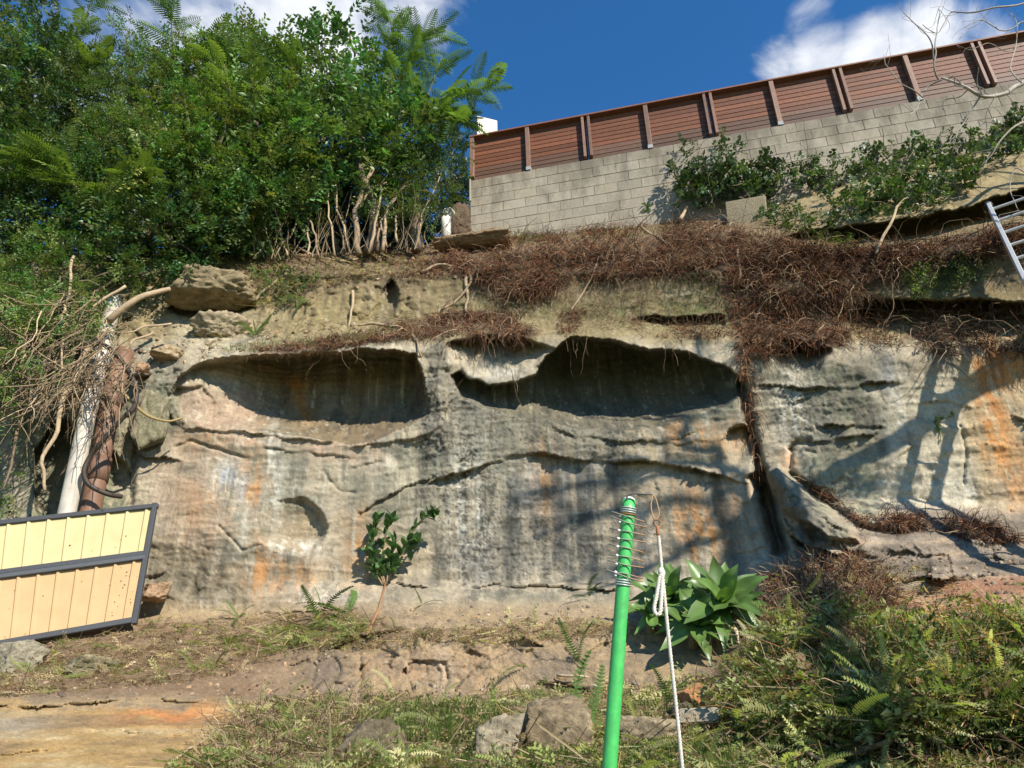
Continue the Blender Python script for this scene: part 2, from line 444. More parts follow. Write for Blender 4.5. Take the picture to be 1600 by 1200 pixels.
Cx = curve([(-420, 9.5), (0, 9.0), (200, 8.8), (420, 8.7), (650, 8.55), (900, 8.2), (1150, 7.7), (1350, 7.25), (1600, 6.7), (2050, 5.8)])
prof = {
 -420: [(380, 1.2), (430, .6), (600, .3), (960, -.4), (1010, -1.2), (1090, -3.0), (1200, -4.7), (1246, -5.2)],
 0:    [(390, 1.2), (430, .6), (600, .3), (900, -.2), (980, -.7), (1020, -1.3), (1095, -3.0), (1115, -3.2), (1200, -4.6), (1246, -5.1)],
 200:  [(395, 1.2), (425, .7), (500, .45), (560, .18), (600, .05), (720, .0), (960, -.25), (978, -.6), (1090, -2.75), (1110, -2.95), (1200, -4.5), (1246, -5.0)],
 420:  [(395, 1.3), (418, .75), (500, .5), (545, .06), (560, 0), (700, 0), (955, -.25), (970, -.55), (1030, -1.45), (1085, -2.1), (1105, -2.6), (1200, -4.35), (1246, -4.9)],
 650:  [(385, 1.6), (405, 1.0), (425, .75), (500, .6), (525, .1), (545, 0), (720, 0), (910, -.12), (920, -.42), (978, -1.3), (996, -1.55), (1082, -2.0), (1100, -2.5), (1200, -4.2), (1246, -4.7)],
 900:  [(355, 1.5), (385, .95), (425, .70), (500, .52), (515, .12), (530, 0), (720, 0), (910, -.1), (922, -.36), (975, -1.15), (996, -1.4), (1080, -1.8), (1100, -2.3), (1200, -3.9), (1246, -4.4)],
 1130: [(338, 1.6), (365, 1.0), (420, .6), (495, .42), (515, .3), (530, .05), (740, 0), (900, -.1), (950, -.5), (1000, -1.1), (1080, -1.9), (1200, -3.5), (1246, -4.0)],
 1220: [(310, 1.5), (352, 1.1), (385, .6), (450, .45), (500, .5), (530, .18), (560, .04), (740, 0), (870, -.15), (900, -.6), (960, -1.2), (1100, -2.4), (1200, -3.2), (1246, -3.7)],
 1350: [(270, 1.45), (285, 1.1), (345, .85), (366, .95), (390, .62), (430, .5), (462, .46), (500, .42), (535, .12), (560, 0), (780, 0), (800, -.2), (890, -.85), (905, -.9), (960, -1.5), (1100, -2.5), (1200, -3.0), (1246, -3.4)],
 1600: [(205, 1.35), (240, 1.0), (300, .7), (340, .6), (362, .30), (400, .14), (470, .1), (505, .15), (540, .22), (600, .28), (785, .22), (800, .0), (860, -.55), (900, -1.0), (965, -1.7), (1100, -2.2), (1200, -2.6), (1246, -3.0)],
 2050: [(110, 1.3), (200, .9), (300, .5), (380, .1), (540, .2), (790, .2), (900, -.7), (1100, -1.6), (1246, -2.3)],
}
kx = sorted(prof)
PR = np.stack([np.interp(PY, *zip(*prof[k])) for k in kx])                # columns x rows x cols
iw = np.clip(np.searchsorted(kx, PX, side='right') - 1, 0, len(kx) - 2)
ka = np.array(kx, float)
w = (PX - ka[iw]) / (ka[iw + 1] - ka[iw]); w = w * w * (3 - 2 * w) * .6 + w * .4
rI, cI = np.indices(PX.shape)
YY = Cx(PX) + PR[iw, rI, cI] * (1 - w) + PR[iw + 1, rI, cI] * w
wy = wall_Y(PX, PY)
YY = np.where(PX > 735, YY * sstep(PY, TOP, TOP + 30) + (wy + .04) * (1 - sstep(PY, TOP, TOP + 30)), YY)
# soften the corners of the profile a little
for _ in range(3):
    YY[1:-1] = .25 * YY[:-2] + .5 * YY[1:-1] + .25 * YY[2:]
YY[:, 1:-1] = .25 * YY[:, :-2] + .5 * YY[:, 1:-1] + .25 * YY[:, 2:]
P0 = at(PX, PY, YY)
face = sstep(PY, 400, 420) * (1 - sstep(PY, 930, 990))                    # 1 on the rock face
def wob(a, f, off=0.0):                                                  # pixel wobble that breaks up drawn outlines
    return a * fbm(np.stack([PX * f, PY * f, 0 * PX + off], -1), 1, 3)
WXp, WYp = PX + wob(9, 1 / 60, 3), PY + wob(9, 1 / 60, 9)
WXb, WYb = PX + wob(45, 1 / 130, 43) + wob(16, 1 / 35, 47), PY + wob(26, 1 / 130, 53) + wob(12, 1 / 35, 57)
WX2, WY2 = PX + wob(4, 1 / 44, 23) + wob(1.2, 1 / 12, 24), PY + wob(4, 1 / 44, 29) + wob(1.2, 1 / 12, 25)

# --- the two hollows under the overhang
def hollow(top, bot, dmax, hmax, pw=2.2, lip=.10):
    global YY
    tx = np.array([p[0] for p in top] + [p[0] for p in bot])
    yt = curve(top)(WX2) + wob(4, 1 / 48, 5); yb = curve(bot)(WX2)
    th = np.clip((yb - yt), 0, None); t = (WY2 - yt) / np.maximum(th, 1e-3)
    ok = (t > 0) & (t < 1) & (PX > tx.min()) & (PX < tx.max()) & (th > 1)
    d = dmax * np.clip(th / hmax, 0, 1) ** .8 * (1 - np.clip(t, 0, 1) ** pw)
    d = d * sstep(t, -.001, .07) * (1 if dmax != .80 else .25 + .75 * sstep(PX, 285, 470))
    YY = YY + np.where(ok, d, 0)
    # the lip stands a little proud above the opening
    up = (yt - WY2)
    near = (up >= 0) & (up < 40) & (PX > tx.min()) & (PX < tx.max())
    YY = YY - np.where(near, lip * np.clip(th / hmax, 0, 1) * np.exp(-up / 16), 0)
    return ok, np.clip(t, 0, 1)
A_ok, A_t = hollow([(268, 612), (276, 590), (300, 572), (345, 560), (400, 552), (440, 556), (490, 549), (560, 546), (620, 547), (648, 552), (662, 585), (672, 640)],
                   [(268, 620), (285, 655), (330, 668), (400, 674), (480, 682), (545, 694), (580, 690), (620, 672), (672, 648)], .80, 118, 8)
B_ok, B_t = hollow([(704, 585), (716, 578), (735, 592), (765, 601), (805, 598), (838, 584), (852, 560), (872, 540), (890, 529), (925, 526), (962, 532), (1010, 544), (1060, 548), (1105, 560), (1140, 576), (1168, 606)],
                   [(704, 592), (722, 622), (760, 640), (830, 655), (900, 669), (960, 673), (1035, 666), (1080, 652), (1130, 634), (1168, 612)], .94, 128, 4.5)
hollow([(696, 540), (708, 531), (735, 524), (800, 527), (850, 538), (868, 545)], [(696, 545), (715, 572), (738, 588), (770, 596), (806, 592), (838, 578), (868, 550)], .30, 60, 1.4, .05)
hollow([(1196, 545), (1215, 535), (1240, 530), (1275, 540), (1300, 545)], [(1196, 550), (1220, 580), (1250, 592), (1280, 580), (1300, 552)], .40, 50, 1.6, .05)
hollow([(1130, 690), (1140, 668), (1160, 660), (1176, 680)], [(1130, 700), (1140, 725), (1160, 740), (1176, 720)], .22, 60, 1.4, .02)
# dark recess under the upper rock layer and the recess with roots further along
hollow([(985, 502), (1020, 494), (1080, 492), (1132, 494)], [(985, 503), (1020, 513), (1080, 516), (1132, 512)], .35, 22, 1.5, .04)
hollow([(1290, 478), (1340, 464), (1420, 468), (1500, 468), (1560, 470), (1640, 468)], [(1290, 482), (1340, 536), (1420, 543), (1500, 540), (1560, 530), (1640, 520)], .42, 70, 2.0, .05)
# undercut below the ivy ledge
hollow([(1225, 372), (1260, 360), (1330, 352), (1400, 344), (1460, 336), (1520, 318), (1560, 305), (1640, 290)],
       [(1225, 376), (1260, 380), (1330, 386), (1400, 380), (1460, 372), (1520, 362), (1560, 352), (1640, 340)], .6, 36, 2.5, .12)
# joint in the upper layer
hollow([(592, 466), (604, 440), (614, 428), (626, 462)], [(596, 470), (606, 500), (616, 498), (624, 466)], .24, 60, 3, .0)
# recess behind boulders
hollow([(262, 480), (290, 470), (350, 476), (400, 470)], [(262, 488), (290, 505), (350, 500), (400, 486)], .35, 26, 2, .05)

# --- lips: layers that overhang along a line
def lip(pts, amp, H, H2=12, lo=None, sgn=1):
    global YY
    xs = [p[0] for p in pts]
    y0 = curve(pts)(WX2) + wob(4, 1 / 50, 13)
    fade = sstep(PX, xs[0], xs[0] + 30) * (1 - sstep(PX, xs[-1] - 30, xs[-1]))
    fade = fade * np.clip(.25 + 1.6 * sstep(fbm(np.stack([PX / 75, y0 / 40, 0 * PX + xs[0]], -1), 1, 3), -.35, .35), 0, 1.3)
    up = y0 - WY2
    YY = YY - fade * amp * np.where(up >= 0, np.exp(-up / H), 0)
    YY = YY + fade * amp * .6 * np.where(up < 0, np.exp(up / H2), 0)
lip([(660, 758), (700, 744), (760, 724), (800, 712), (830, 707), (860, 711), (900, 719), (960, 723), (1020, 722), (1080, 729), (1130, 745), (1190, 762)], .085, 30, 14)
lip([(550, 806), (600, 776), (640, 757), (690, 742)], .05, 30, 8)
lip([(540, 700), (600, 690), (640, 686), (690, 668)], .03, 16, 8)
lip([(590, 912), (640, 915), (700, 920), (760, 917), (830, 912), (890, 918), (950, 922), (1000, 920)], .075, 22, 8)
lip([(270, 668), (330, 673), (400, 678), (460, 684), (540, 690)], .035, 10, 6)
lip([(395, 700), (450, 705), (520, 710), (560, 716)], .02, 12, 6)
lip([(1170, 600), (1250, 604), (1310, 606), (1370, 600), (1420, 596)], .05, 14, 6)
lip([(1270, 668), (1310, 664), (1350, 667), (1390, 672)], .06, 12, 6)
lip([(1250, 688), (1290, 690), (1330, 684), (1390, 676)], .05, 10, 6)
lip([(1430, 626), (1480, 628), (1530, 640)], .03, 10, 6)
lip([(1570, 650), (1610, 656), (1660, 660)], .05, 10, 6)
lip([(1340, 912), (1370, 906), (1420, 905), (1470, 903), (1500, 897)], .30, 18, 12)
lip([(1240, 800), (1280, 828), (1310, 850), (1340, 880)], .20, 16, 10)
lip([(1225, 830), (1260, 852), (1300, 866), (1330, 862)], .35, 16, 14)
lip([(1420, 790), (1480, 793), (1560, 796), (1640, 795)], -.06, 12, 6)
lip([(370, 962), (480, 955), (560, 950), (600, 948)], .03, 10, 6)
lip([(190, 700), (230, 715), (260, 712), (290, 720)], .06, 14, 8)
lip([(225, 935), (250, 928), (280, 935)], .08, 14, 8)
lip([(300, 1098), (380, 1085), (450, 1040), (520, 1010)], .03, 14, 8)
lip([(850, 660), (900, 680), (960, 690), (1040, 686), (1100, 672)], .03, 14, 8)
lip([(1000, 690), (1060, 692), (1120, 688)], .04, 8, 6)
for a_, k_ in (([(-300, 1098), (60, 1104), (200, 1092), (330, 1096), (410, 1116)], .05), ([(100, 1146), (180, 1140), (260, 1152), (340, 1142)], .025), ([(-300, 1186), (0, 1180), (110, 1168)], .03)):
    lip(a_, k_, 14, 10)
# bowls
YY += (.10 + .16 * sstep(PX, 415, 508)) * np.clip(1 - ((WX2 - 455) / 57) ** 2 - ((WY2 - 822) / 46) ** 2, 0, 1) ** (.9 - .5 * sstep(PX, 440, 500))
YY += .09 * np.clip(1 - ((WXp - 420) / 62) ** 2 - ((WYp - 895) / 40) ** 2, 0, 1) ** .8
YY += .08 * gauss(WXp, WYp, 300, 885, 60, 40)
YY -= .07 * gauss(WXp, WYp, 560, 860, 40, 60)
YY -= .12 * gauss(WXp, WYp, 690, 640, 22, 90)                             # rib between the hollows
YY -= .06 * gauss(WXp, WYp, 300, 620, 30, 40) - .05 * gauss(WXp, WYp, 720, 850, 60, 60)
YY -= .10 * gauss(WXp, WYp, 1000, 695, 170, 26)                            # rounded roll
YY += .07 * gauss(WXp, WYp, 650, 735, 30, 22) + .05 * gauss(WXp, WYp, 618, 715, 12, 14)
# --- cracks
def crack(pts, wpx, depth):
    global YY
    d, t = seg_dist(WX2, WY2, pts)
    YY = YY + depth * np.exp(-(d / wpx) ** 2) * sstep(t, 0, .06) * (1 - sstep(t, .94, 1))
crack([(1158, 580), (1166, 640), (1178, 690), (1186, 730), (1192, 760), (1206, 810), (1222, 860), (1240, 885)], 7, .22)
crack([(1180, 735), (1196, 770), (1208, 820), (1222, 870)], 12, .5)
crack([(1228, 735), (1262, 760), (1300, 790), (1340, 822), (1400, 832), (1450, 826)], 5, .14)
crack([(1238, 700), (1234, 735)], 4, .06)
crack([(1232, 705), (1245, 692), (1270, 688)], 5, .08)
for a, b, c in ([[(340, 820), (380, 860), (410, 850)], 2.5, .03], [[(540, 740), (560, 730), (600, 722)], 2.5, .03],
                [[(505, 730), (516, 752), (530, 768), (560, 772)], 2, .025], [[(1500, 660), (1510, 700), (1505, 760)], 2, .03],
                [[(200, 640), (214, 690), (208, 740), (204, 800)], 5, .10], [[(270, 700), (300, 690), (330, 700), (390, 716)], 2.5, .04],
                [[(570, 1010), (640, 1030), (680, 1040)], 2.5, .04], [[(690, 1030), (700, 1060), (690, 1090)], 3, .05],
                [[(560, 1020), (566, 1060), (560, 1090)], 2.5, .06], [[(500, 1000), (490, 1060), (480, 1090)], 2.5, .05],
                [[(640, 1005), (640, 1060), (645, 1090)], 2, .05], [[(320, 1112), (360, 1110), (400, 1118)], 2.5, .05]):
    crack(a, b, c)
# cleft behind the pipes
hollow([(55, 700), (80, 660), (105, 650), (125, 690)], [(55, 800), (80, 830), (105, 830), (125, 800)], .55, 150, 6, .0)
hollow([(160, 720), (175, 700), (195, 720), (206, 740)], [(160, 780), (175, 800), (195, 790), (206, 770)], .25, 90, 3, .0)
# --- slab that has slid against the face, and the terrace forms
slab = sdf(WX2, WY2, [(1192, 738), (1216, 728), (1248, 752), (1290, 795), (1330, 826), (1345, 850), (1300, 846), (1250, 815), (1222, 800)])
YY -= .34 * sstep(slab, -2, 9)
YY -= .10 * sstep(slab, 8, 22)
mound = gauss(WXb, WYb, 1275, 930, 110, 48)
YY -= .30 * mound
pile = sstep(sdf(WXb, WYb, [(1110, 1120), (1150, 1010), (1230, 965), (1330, 975), (1420, 985), (1660, 965), (1900, 1000), (1900, 1130), (1500, 1160), (1300, 1170), (1180, 1160)]), -20, 40)
YY -= .22 * pile
# ---- natural relief
P0 = at(PX, PY, YY)
inH = np.maximum(A_ok, B_ok) * 1.0
strat = P0 * np.array([.5, .5, 3.0])
ph = P0[..., 2] * 3.0 + P0[..., 0] * .12 + 1.1 * fbm(P0 * np.array([.55, .55, 1.3]), 1.0, 4, .5, 101)
saw = ph - np.floor(ph); bedm = sstep(fbm(P0 * np.array([.7, .7, 1.6]), 1.0, 3, .5, 103), -.15, .35)
YY += face * bedm * (1 - .6 * inH) * .036 * (.5 - saw ** 2.2)
ph2 = P0[..., 2] * 9.0 + 1.6 * fbm(P0 * np.array([.9, .9, 2.0]), 1.0, 4, .5, 107); saw2 = ph2 - np.floor(ph2)
YY += face * (1 - bedm) * .014 * (.5 - saw2 ** 2)
YY += face * (.085 * fbm(P0, .8, 4, .5, 3) + .022 * fbm(strat, 1.7, 4, .55, 11)) * (1 - .5 * inH)
fc = facet(P0 + .06 * fbm(P0, 3, 3)[..., None], 2.6, 3); fc2 = facet(P0 + .03 * fbm(P0, 6, 3)[..., None], 6.5, 9)
broken = np.clip(sstep(PX, 420, 250) * sstep(PY, 690, 640) * .8 + gauss(PX, PY, 690, 600, 45, 70) + .5 * gauss(PX, PY, 700, 720, 90, 60)
                 + .9 * gauss(PX, PY, 1290, 830, 110, 70) + .8 * sstep(PX, 1290, 1340) * gauss(PX, PY, 1450, 860, 190, 45)
                 + .5 * gauss(PX, PY, 290, 900, 90, 50) + .75 * gauss(PX, PY, 520, 465, 220, 50) + .95 * gauss(PX, PY, 680, 1040, 240, 50) + .35 * gauss(PX, PY, 200, 1150, 260, 40)
                 + .35 * gauss(PX, PY, 1290, 640, 110, 60) + .4 * gauss(PX, PY, 1560, 830, 120, 40) + .6 * gauss(PX, PY, 180, 740, 40, 80), 0, 1.2)
fb = facet(P0 * np.array([1, 1, 1.8]) + .05 * fbm(P0, 3, 3)[..., None], 1.5, 5)
YY += .13 * fb * sstep(PY, 975, 1000) * (1 - sstep(PY, 1085, 1100)) * sstep(PX, 380, 520) * (1 - sstep(PX, 980, 1100))
YY += broken * (.075 * fc + .03 * fc2) * sstep(PY, 385, 410)
rough_p = np.clip(gauss(PX, PY, 310, 890, 90, 50) + gauss(PX, PY, 780, 870, 120, 40) + .8 * gauss(PX, PY, 1450, 850, 180, 50) + .5 * gauss(PX, PY, 900, 465, 300, 40) + .7 * gauss(PX, PY, 500, 460, 200, 40), 0, 1)
YY += face * (.006 + .026 * rough_p) * fbm(P0, 9, 4, .55, 5) + (.0045 + .004 * rough_p) * fbm(P0, 34, 3, .6, 7) - .006 * face * sstep(fbm(P0, 17, 3, .6, 19), .25, .5)
earth = sstep(WYp, 955, 985) * (1 - sstep(WYp, 1088, 1100)) * (1 - sstep(WXp, 560, 640)) + sstep(PY, 1085, 1110) * sstep(WXp, 330, 430)
YY += np.clip(earth, 0, 1) * (.06 * fbm(P0, 2.2, 4, .5, 21) + .03 * fbm(P0, 12, 3, .5, 31))
YY += sstep(PY, 985, 1000) * (1 - earth.clip(0, 1)) * (.05 * fbm(P0, 1.6, 4, .5, 41) + .02 * fbm(P0, 9, 4, .6, 45) + .02 * fbm(P0 * np.array([1, 1, 4]), 3.5, 4, .55, 43))
# root-bound soil: ragged and lumpy
rootz = np.clip(
    sstep(sdf(WXp, WYp, [(640, 385), (700, 372), (800, 372), (950, 355), (1050, 345), (1150, 345), (1230, 372), (1330, 388), (1450, 378), (1560, 355), (1660, 340), (1660, 395), (1560, 400), (1480, 405),
                         (1400, 432), (1330, 440), (1330, 520), (1280, 560), (1200, 560), (1160, 560), (1140, 500), (1120, 440), (1050, 425), (900, 440), (820, 470), (750, 470), (730, 430), (690, 420), (640, 410)]), -6, 10)
    + sstep(sdf(WXp, WYp, [(380, 545), (450, 538), (560, 520), (640, 498), (720, 485), (800, 490), (850, 520), (800, 545), (720, 520), (640, 528), (560, 540), (450, 552)]), -4, 6), 0, 1)
YY -= rootz * (.05 + .10 * fbm(P0, 3.2, 4, .6, 51) + .03 * fbm(P0, 13, 3, .6, 53)) * sstep(PY, TOP, TOP + 12)
SHEET = at(PX, PY, YY)

def on_sheet(px, py):
    """world points on the cliff/bank surface under photo pixels"""
    px = np.atleast_1d(np.asarray(px, float)); py = np.atleast_1d(np.asarray(py, float))
    c = np.interp(px, colx, np.arange(len(colx))); t = top_line(px)
    r = np.clip((py - t) / (1246 - t), 0, 1) * (NR - 1)
    c0 = np.clip(c.astype(int), 0, len(colx) - 2); r0 = np.clip(r.astype(int), 0, NR - 2)
    fc_, fr = (c - c0)[:, None], (r - r0)[:, None]
    return (SHEET[r0, c0] * (1 - fc_) + SHEET[r0, c0 + 1] * fc_) * (1 - fr) + (SHEET[r0 + 1, c0] * (1 - fc_) + SHEET[r0 + 1, c0 + 1] * fc_) * fr
def sheet_Y(px, py): return on_sheet(px, py)[:, 1]

# ---- colour of the rock (stains, lichen, iron bands, soil), with hollow shade worked in
def mixc(c, col, m):
    m = np.clip(m, 0, 1)[..., None]
    return c * (1 - m) + np.asarray(col) * m
S_ = SHEET
lo = fbm(S_, .8, 4, .5, 61); mid = fbm(S_, 3.0, 5, .6, 63); hi = fbm(S_, 14, 4, .6, 65)
streak = fbm(S_ * np.array([6.5, 2.0, .55]), 1.0, 5, .6, 67)             # stains run down the face
streak2 = fbm(S_ * np.array([13, 4.0, .8]), 1.0, 4, .6, 69)
band = fbm(S_ * np.array([.8, .8, 7]), 1.0, 4, .6, 71)
TAN_, PINK, GREYR, GREEN_, CHAR, RUST, WHITE, OLIVE, CREAM, BROWN = (.345, .295, .215), (.32, .235, .17), (.200, .188, .152), (.145, .150, .10), (.052, .050, .044), (.42, .21, .08), (.52, .50, .44), (.255, .205, .10), (.43, .38, .285), (.16, .115, .07)
def zone(x, y, rx, ry, k=1.0): return k * gauss(WXp, WYp, x, y, rx, ry)
def box_(x0, x1, y0, y1, e=16): return sstep(WXb, x0 - e, x0 + e) * (1 - sstep(WXb, x1 - e, x1 + e)) * sstep(WYb, y0 - e, y0 + e) * (1 - sstep(WYb, y1 - e, y1 + e))
mott = fbm(S_, 6.0, 5, .65, 81)
grain = fbm(S_, 26, 4, .7, 83)
C = np.zeros(S_.shape) + np.array(TAN_)
C = mixc(C, CREAM, sstep(lo + .5 * mid, .0, .6) * .7)
C = mixc(C, GREYR, sstep(mid + .5 * streak, -.1, .5) * .75)
# upper rock layer: olive and yellow, mossy towards the crack, pale where broken
up = 1 - sstep(WYp, 520, 545)
C = mixc(C, (.215, .172, .088), up * .9)
C = mixc(C, (.28, .225, .125), up * sstep(mott, 0, .5) * .7)
C = mixc(C, (.10, .115, .045), up * (zone(1000, 465, 170, 45, .9) + zone(1090, 450, 60, 36, 1) + zone(1480, 435, 110, 34, .9) + zone(760, 470, 80, 30, .3)) * sstep(mott + .4 * mid, -.4, .25))
C = mixc(C, CREAM, zone(330, 520, 70, 40, .8) + zone(580, 532, 60, 12, .6) + zone(1060, 455, 30, 12, .7))
C = mixc(C, (.17, .125, .08), up * (1 - sstep(WYb, 440, 490)) * sstep(PX, 380, 440) * sstep(mott + .5 * mid, -.35, .2) * .85)
C = mixc(C, (.13, .10, .06), up * sstep(streak2 + .4 * mott, .12, .5) * .6)
# lower face
tabs = [(205, 285, 560, 735, GREYR, .8, 'm'), (210, 280, 600, 700, GREEN_, .5, 'm'), (285, 420, 596, 670, PINK, .9, ''), (285, 570, 676, 722, PINK, .75, 'm'), (240, 340, 722, 850, PINK, .5, 's'),
        (440, 560, 722, 790, GREYR, .5, 's'), (225, 400, 852, 935, (.15, .125, .085), .85, 'm'), (400, 470, 850, 930, (.17, .14, .095), .7, 'm'), (560, 690, 762, 905, TAN_, .7, ''), (560, 690, 760, 840, GREYR, .5, 's'),
        (655, 800, 590, 725, GREYR, .85, 'm'), (655, 760, 600, 725, CHAR, .45, 'g'), (690, 800, 725, 900, GREYR, .6, 's'), (790, 1150, 612, 715, GREEN_, .7, 'm'), (800, 1150, 640, 720, GREYR, .5, 'm'),
        (790, 960, 725, 905, GREYR, .75, 's'), (870, 965, 735, 905, (.14, .14, .13), .75, 's'), (960, 1160, 735, 905, GREYR, .45, 's'), (1172, 1270, 560, 745, GREEN_, .35, 's'), (1180, 1270, 600, 720, CREAM, .55, 's'), (1255, 1390, 560, 705, GREEN_, .85, 'm'), (1255, 1390, 575, 705, GREYR, .4, 's'),
        (1330, 1385, 560, 690, CHAR, .4, 's'), (1385, 1510, 560, 800, GREYR, .30, 's'), (1385, 1520, 600, 800, CREAM, .8, ''), (1510, 1900, 560, 800, (.40, .32, .20), .85, ''), (1230, 1380, 705, 800, (.24, .24, .165), .6, 'm'), (30, 205, 640, 860, GREEN_, .8, 'm'),
        (230, 330, 850, 960, CHAR, .25, 'g'), (690, 880, 840, 905, (.15, .14, .12), .7, 'm'), (600, 680, 905, 925, (.13, .12, .10), .6, 'm')]
for x0, x1, y0, y1, col, k, mode in tabs:
    m_ = box_(x0, x1, y0, y1) * k * (1 - up)
    if mode == 'm': m_ = m_ * (.45 + .9 * sstep(mott + .5 * mid, -.35, .35))
    if mode == 's': m_ = m_ * (.25 + 1.0 * sstep(streak + .4 * streak2, -.35, .30))
    if mode == 'g': m_ = m_ * sstep(grain + .6 * mott, -.05, .45)
    C = mixc(C, col, m_)
orange = (zone(405, 800, 16, 110, 1) + zone(390, 750, 14, 40, .8) + zone(568, 850, 30, 60, .8) + zone(1075, 685, 70, 26, .9) + zone(855, 750, 30, 60, .7) + zone(1090, 800, 90, 50, .7) + zone(1100, 850, 30, 40, .9)
          + zone(1545, 600, 22, 90, 1) + zone(1560, 690, 26, 60, .9) + zone(1592, 760, 30, 60, .9) + zone(1236, 715, 16, 22, 1) + zone(320, 790, 40, 60, .5) + zone(1570, 570, 30, 30, .9) + zone(1165, 640, 10, 70, .8) + zone(450, 905, 70, 40, .6) + zone(330, 690, 50, 16, .5) + zone(1020, 640, 40, 12, .4))
C = mixc(C, RUST, orange * sstep(streak2 + .6 * mott, -.45, .25))
C = mixc(C, (.30, .12, .045), (zone(420, 562, 26, 14, .9) + zone(1545, 575, 24, 60, .7) + zone(1168, 620, 7, 60, .8) + zone(490, 600, 12, 60, .5) + zone(1640, 600, 30, 60, .7)) * (.6 + .8 * mott))
# hollows: lichen-dark rock, with some of their shade put into the colour
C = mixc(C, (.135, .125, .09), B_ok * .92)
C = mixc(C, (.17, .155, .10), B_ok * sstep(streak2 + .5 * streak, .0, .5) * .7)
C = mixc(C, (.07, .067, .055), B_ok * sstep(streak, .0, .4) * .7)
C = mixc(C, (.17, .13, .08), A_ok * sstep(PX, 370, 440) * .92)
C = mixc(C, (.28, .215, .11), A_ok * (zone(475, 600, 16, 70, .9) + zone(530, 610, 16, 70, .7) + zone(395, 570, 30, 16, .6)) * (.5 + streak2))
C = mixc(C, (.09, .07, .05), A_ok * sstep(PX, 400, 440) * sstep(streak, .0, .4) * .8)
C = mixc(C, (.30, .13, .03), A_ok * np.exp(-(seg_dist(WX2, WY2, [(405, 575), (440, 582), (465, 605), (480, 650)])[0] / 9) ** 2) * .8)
pil = sdf(WX2, WY2, [(662, 545), (690, 530), (704, 560), (712, 600), (700, 612), (676, 606)])
C = mixc(C, (.14, .13, .105), sstep(pil, -4, 8) * .75)
wed = sdf(WX2, WY2, [(530, 842), (590, 778), (640, 758), (690, 746), (694, 756), (650, 790), (575, 850)])
C = mixc(C, (.20, .165, .12), sstep(wed, -5, 10) * .65)
bowl = np.clip(1.15 - ((WX2 - 455) / 57) ** 2 - ((WY2 - 822) / 46) ** 2, 0, 1)
C = mixc(C, (.25, .195, .12), sstep(bowl, .1, .5) * (1 - sstep(WYp, 835, 860)) * .75)
C = mixc(C, (.145, .138, .11), sstep(slab, -4, 10) * .7)
C = mixc(C, (.14, .145, .11), face * (1 - up) * sstep(lo + .6 * mid, .05, .55) * .55)
C = mixc(C, (.10, .085, .06), np.exp(-(seg_dist(WX2, WY2, [(608, 440), (612, 470), (606, 500)])[0] / 15) ** 2) * .7)
# white run-off and salt
white = (zone(735, 790, 34, 90, 1.0) + zone(350, 745, 30, 34, .9) + zone(428, 745, 14, 80, .9) + zone(1242, 650, 26, 70, 1) + zone(462, 858, 45, 14, 1) + zone(400, 682, 40, 7, .7) + zone(380, 800, 10, 60, .6)
         + zone(500, 935, 60, 22, .7) + zone(330, 945, 60, 14, .4) + zone(1400, 640, 20, 60, .6) + zone(1500, 770, 90, 30, .6) + zone(640, 960, 60, 14, .5) + zone(790, 582, 60, 12, .7) + zone(960, 735, 160, 10, .5) + zone(820, 800, 12, 80, .5) + zone(1010, 820, 30, 60, .4) + zone(590, 720, 40, 20, .4))
C = mixc(C, WHITE, white * sstep(streak2 + .5 * hi, -.25, .30) * (1 - .6 * B_ok))
C = mixc(C, (.30, .33, .37), (zone(350, 740, 22, 18, .8) + zone(905, 760, 40, 60, .5) + zone(383, 780, 9, 60, .5) + zone(820, 770, 20, 60, .4) + zone(1385, 590, 14, 30, .4)) * sstep(streak, -.2, .3))
streak3 = fbm(S_ * np.array([34, 9.0, 1.3]), 1.0, 3, .6, 85)
C = mixc(C, (.11, .105, .085), face * (1 - up) * sstep(streak3 + 1.2 * streak, .35, .8) * .40)
C = mixc(C, (.50, .47, .39), face * (1 - up) * sstep(-streak3 - 1.2 * streak2, .45, .9) * .30)
# black lichen: speckle and runs
lich = zone(745, 800, 60, 110, 1) + zone(900, 820, 170, 110, .9) + zone(860, 640, 190, 40, .7) + zone(790, 870, 110, 40, .9) + zone(960, 690, 190, 30, .8) + zone(1300, 640, 120, 80, .9) + zone(690, 650, 34, 110, .9) + zone(640, 770, 70, 30, .6) + zone(690, 690, 30, 70, .9) + zone(310, 890, 90, 44, .7) + zone(1220, 600, 60, 60, .4) + zone(1110, 820, 70, 60, .6)
C = mixc(C, CHAR, np.clip(lich, 0, 1) * sstep(grain + .5 * streak, .02, .30) * .85)
runs = zone(905, 790, 34, 90, 1) + zone(950, 800, 14, 90, .8) + zone(800, 850, 16, 70, .7) + zone(1372, 640, 14, 80, .9) + zone(1300, 690, 50, 14, .7) + zone(700, 660, 10, 80, .7) + zone(445, 815, 26, 20, .4) + zone(355, 900, 10, 50, .6) + zone(1130, 800, 20, 70, .6) + zone(540, 760, 8, 40, .4) + zone(640, 700, 30, 10, .4) + zone(970, 620, 30, 50, .3)
C = mixc(C, (.085, .082, .072), np.clip(runs, 0, 1) * sstep(streak + .5 * mott, -.3, .25))
C = mixc(C, (.10, .085, .06), sstep(streak2, .22, .5) * face * .22)
C = mixc(C, CREAM, sstep(-streak2 + .3 * grain, .28, .6) * face * .35)
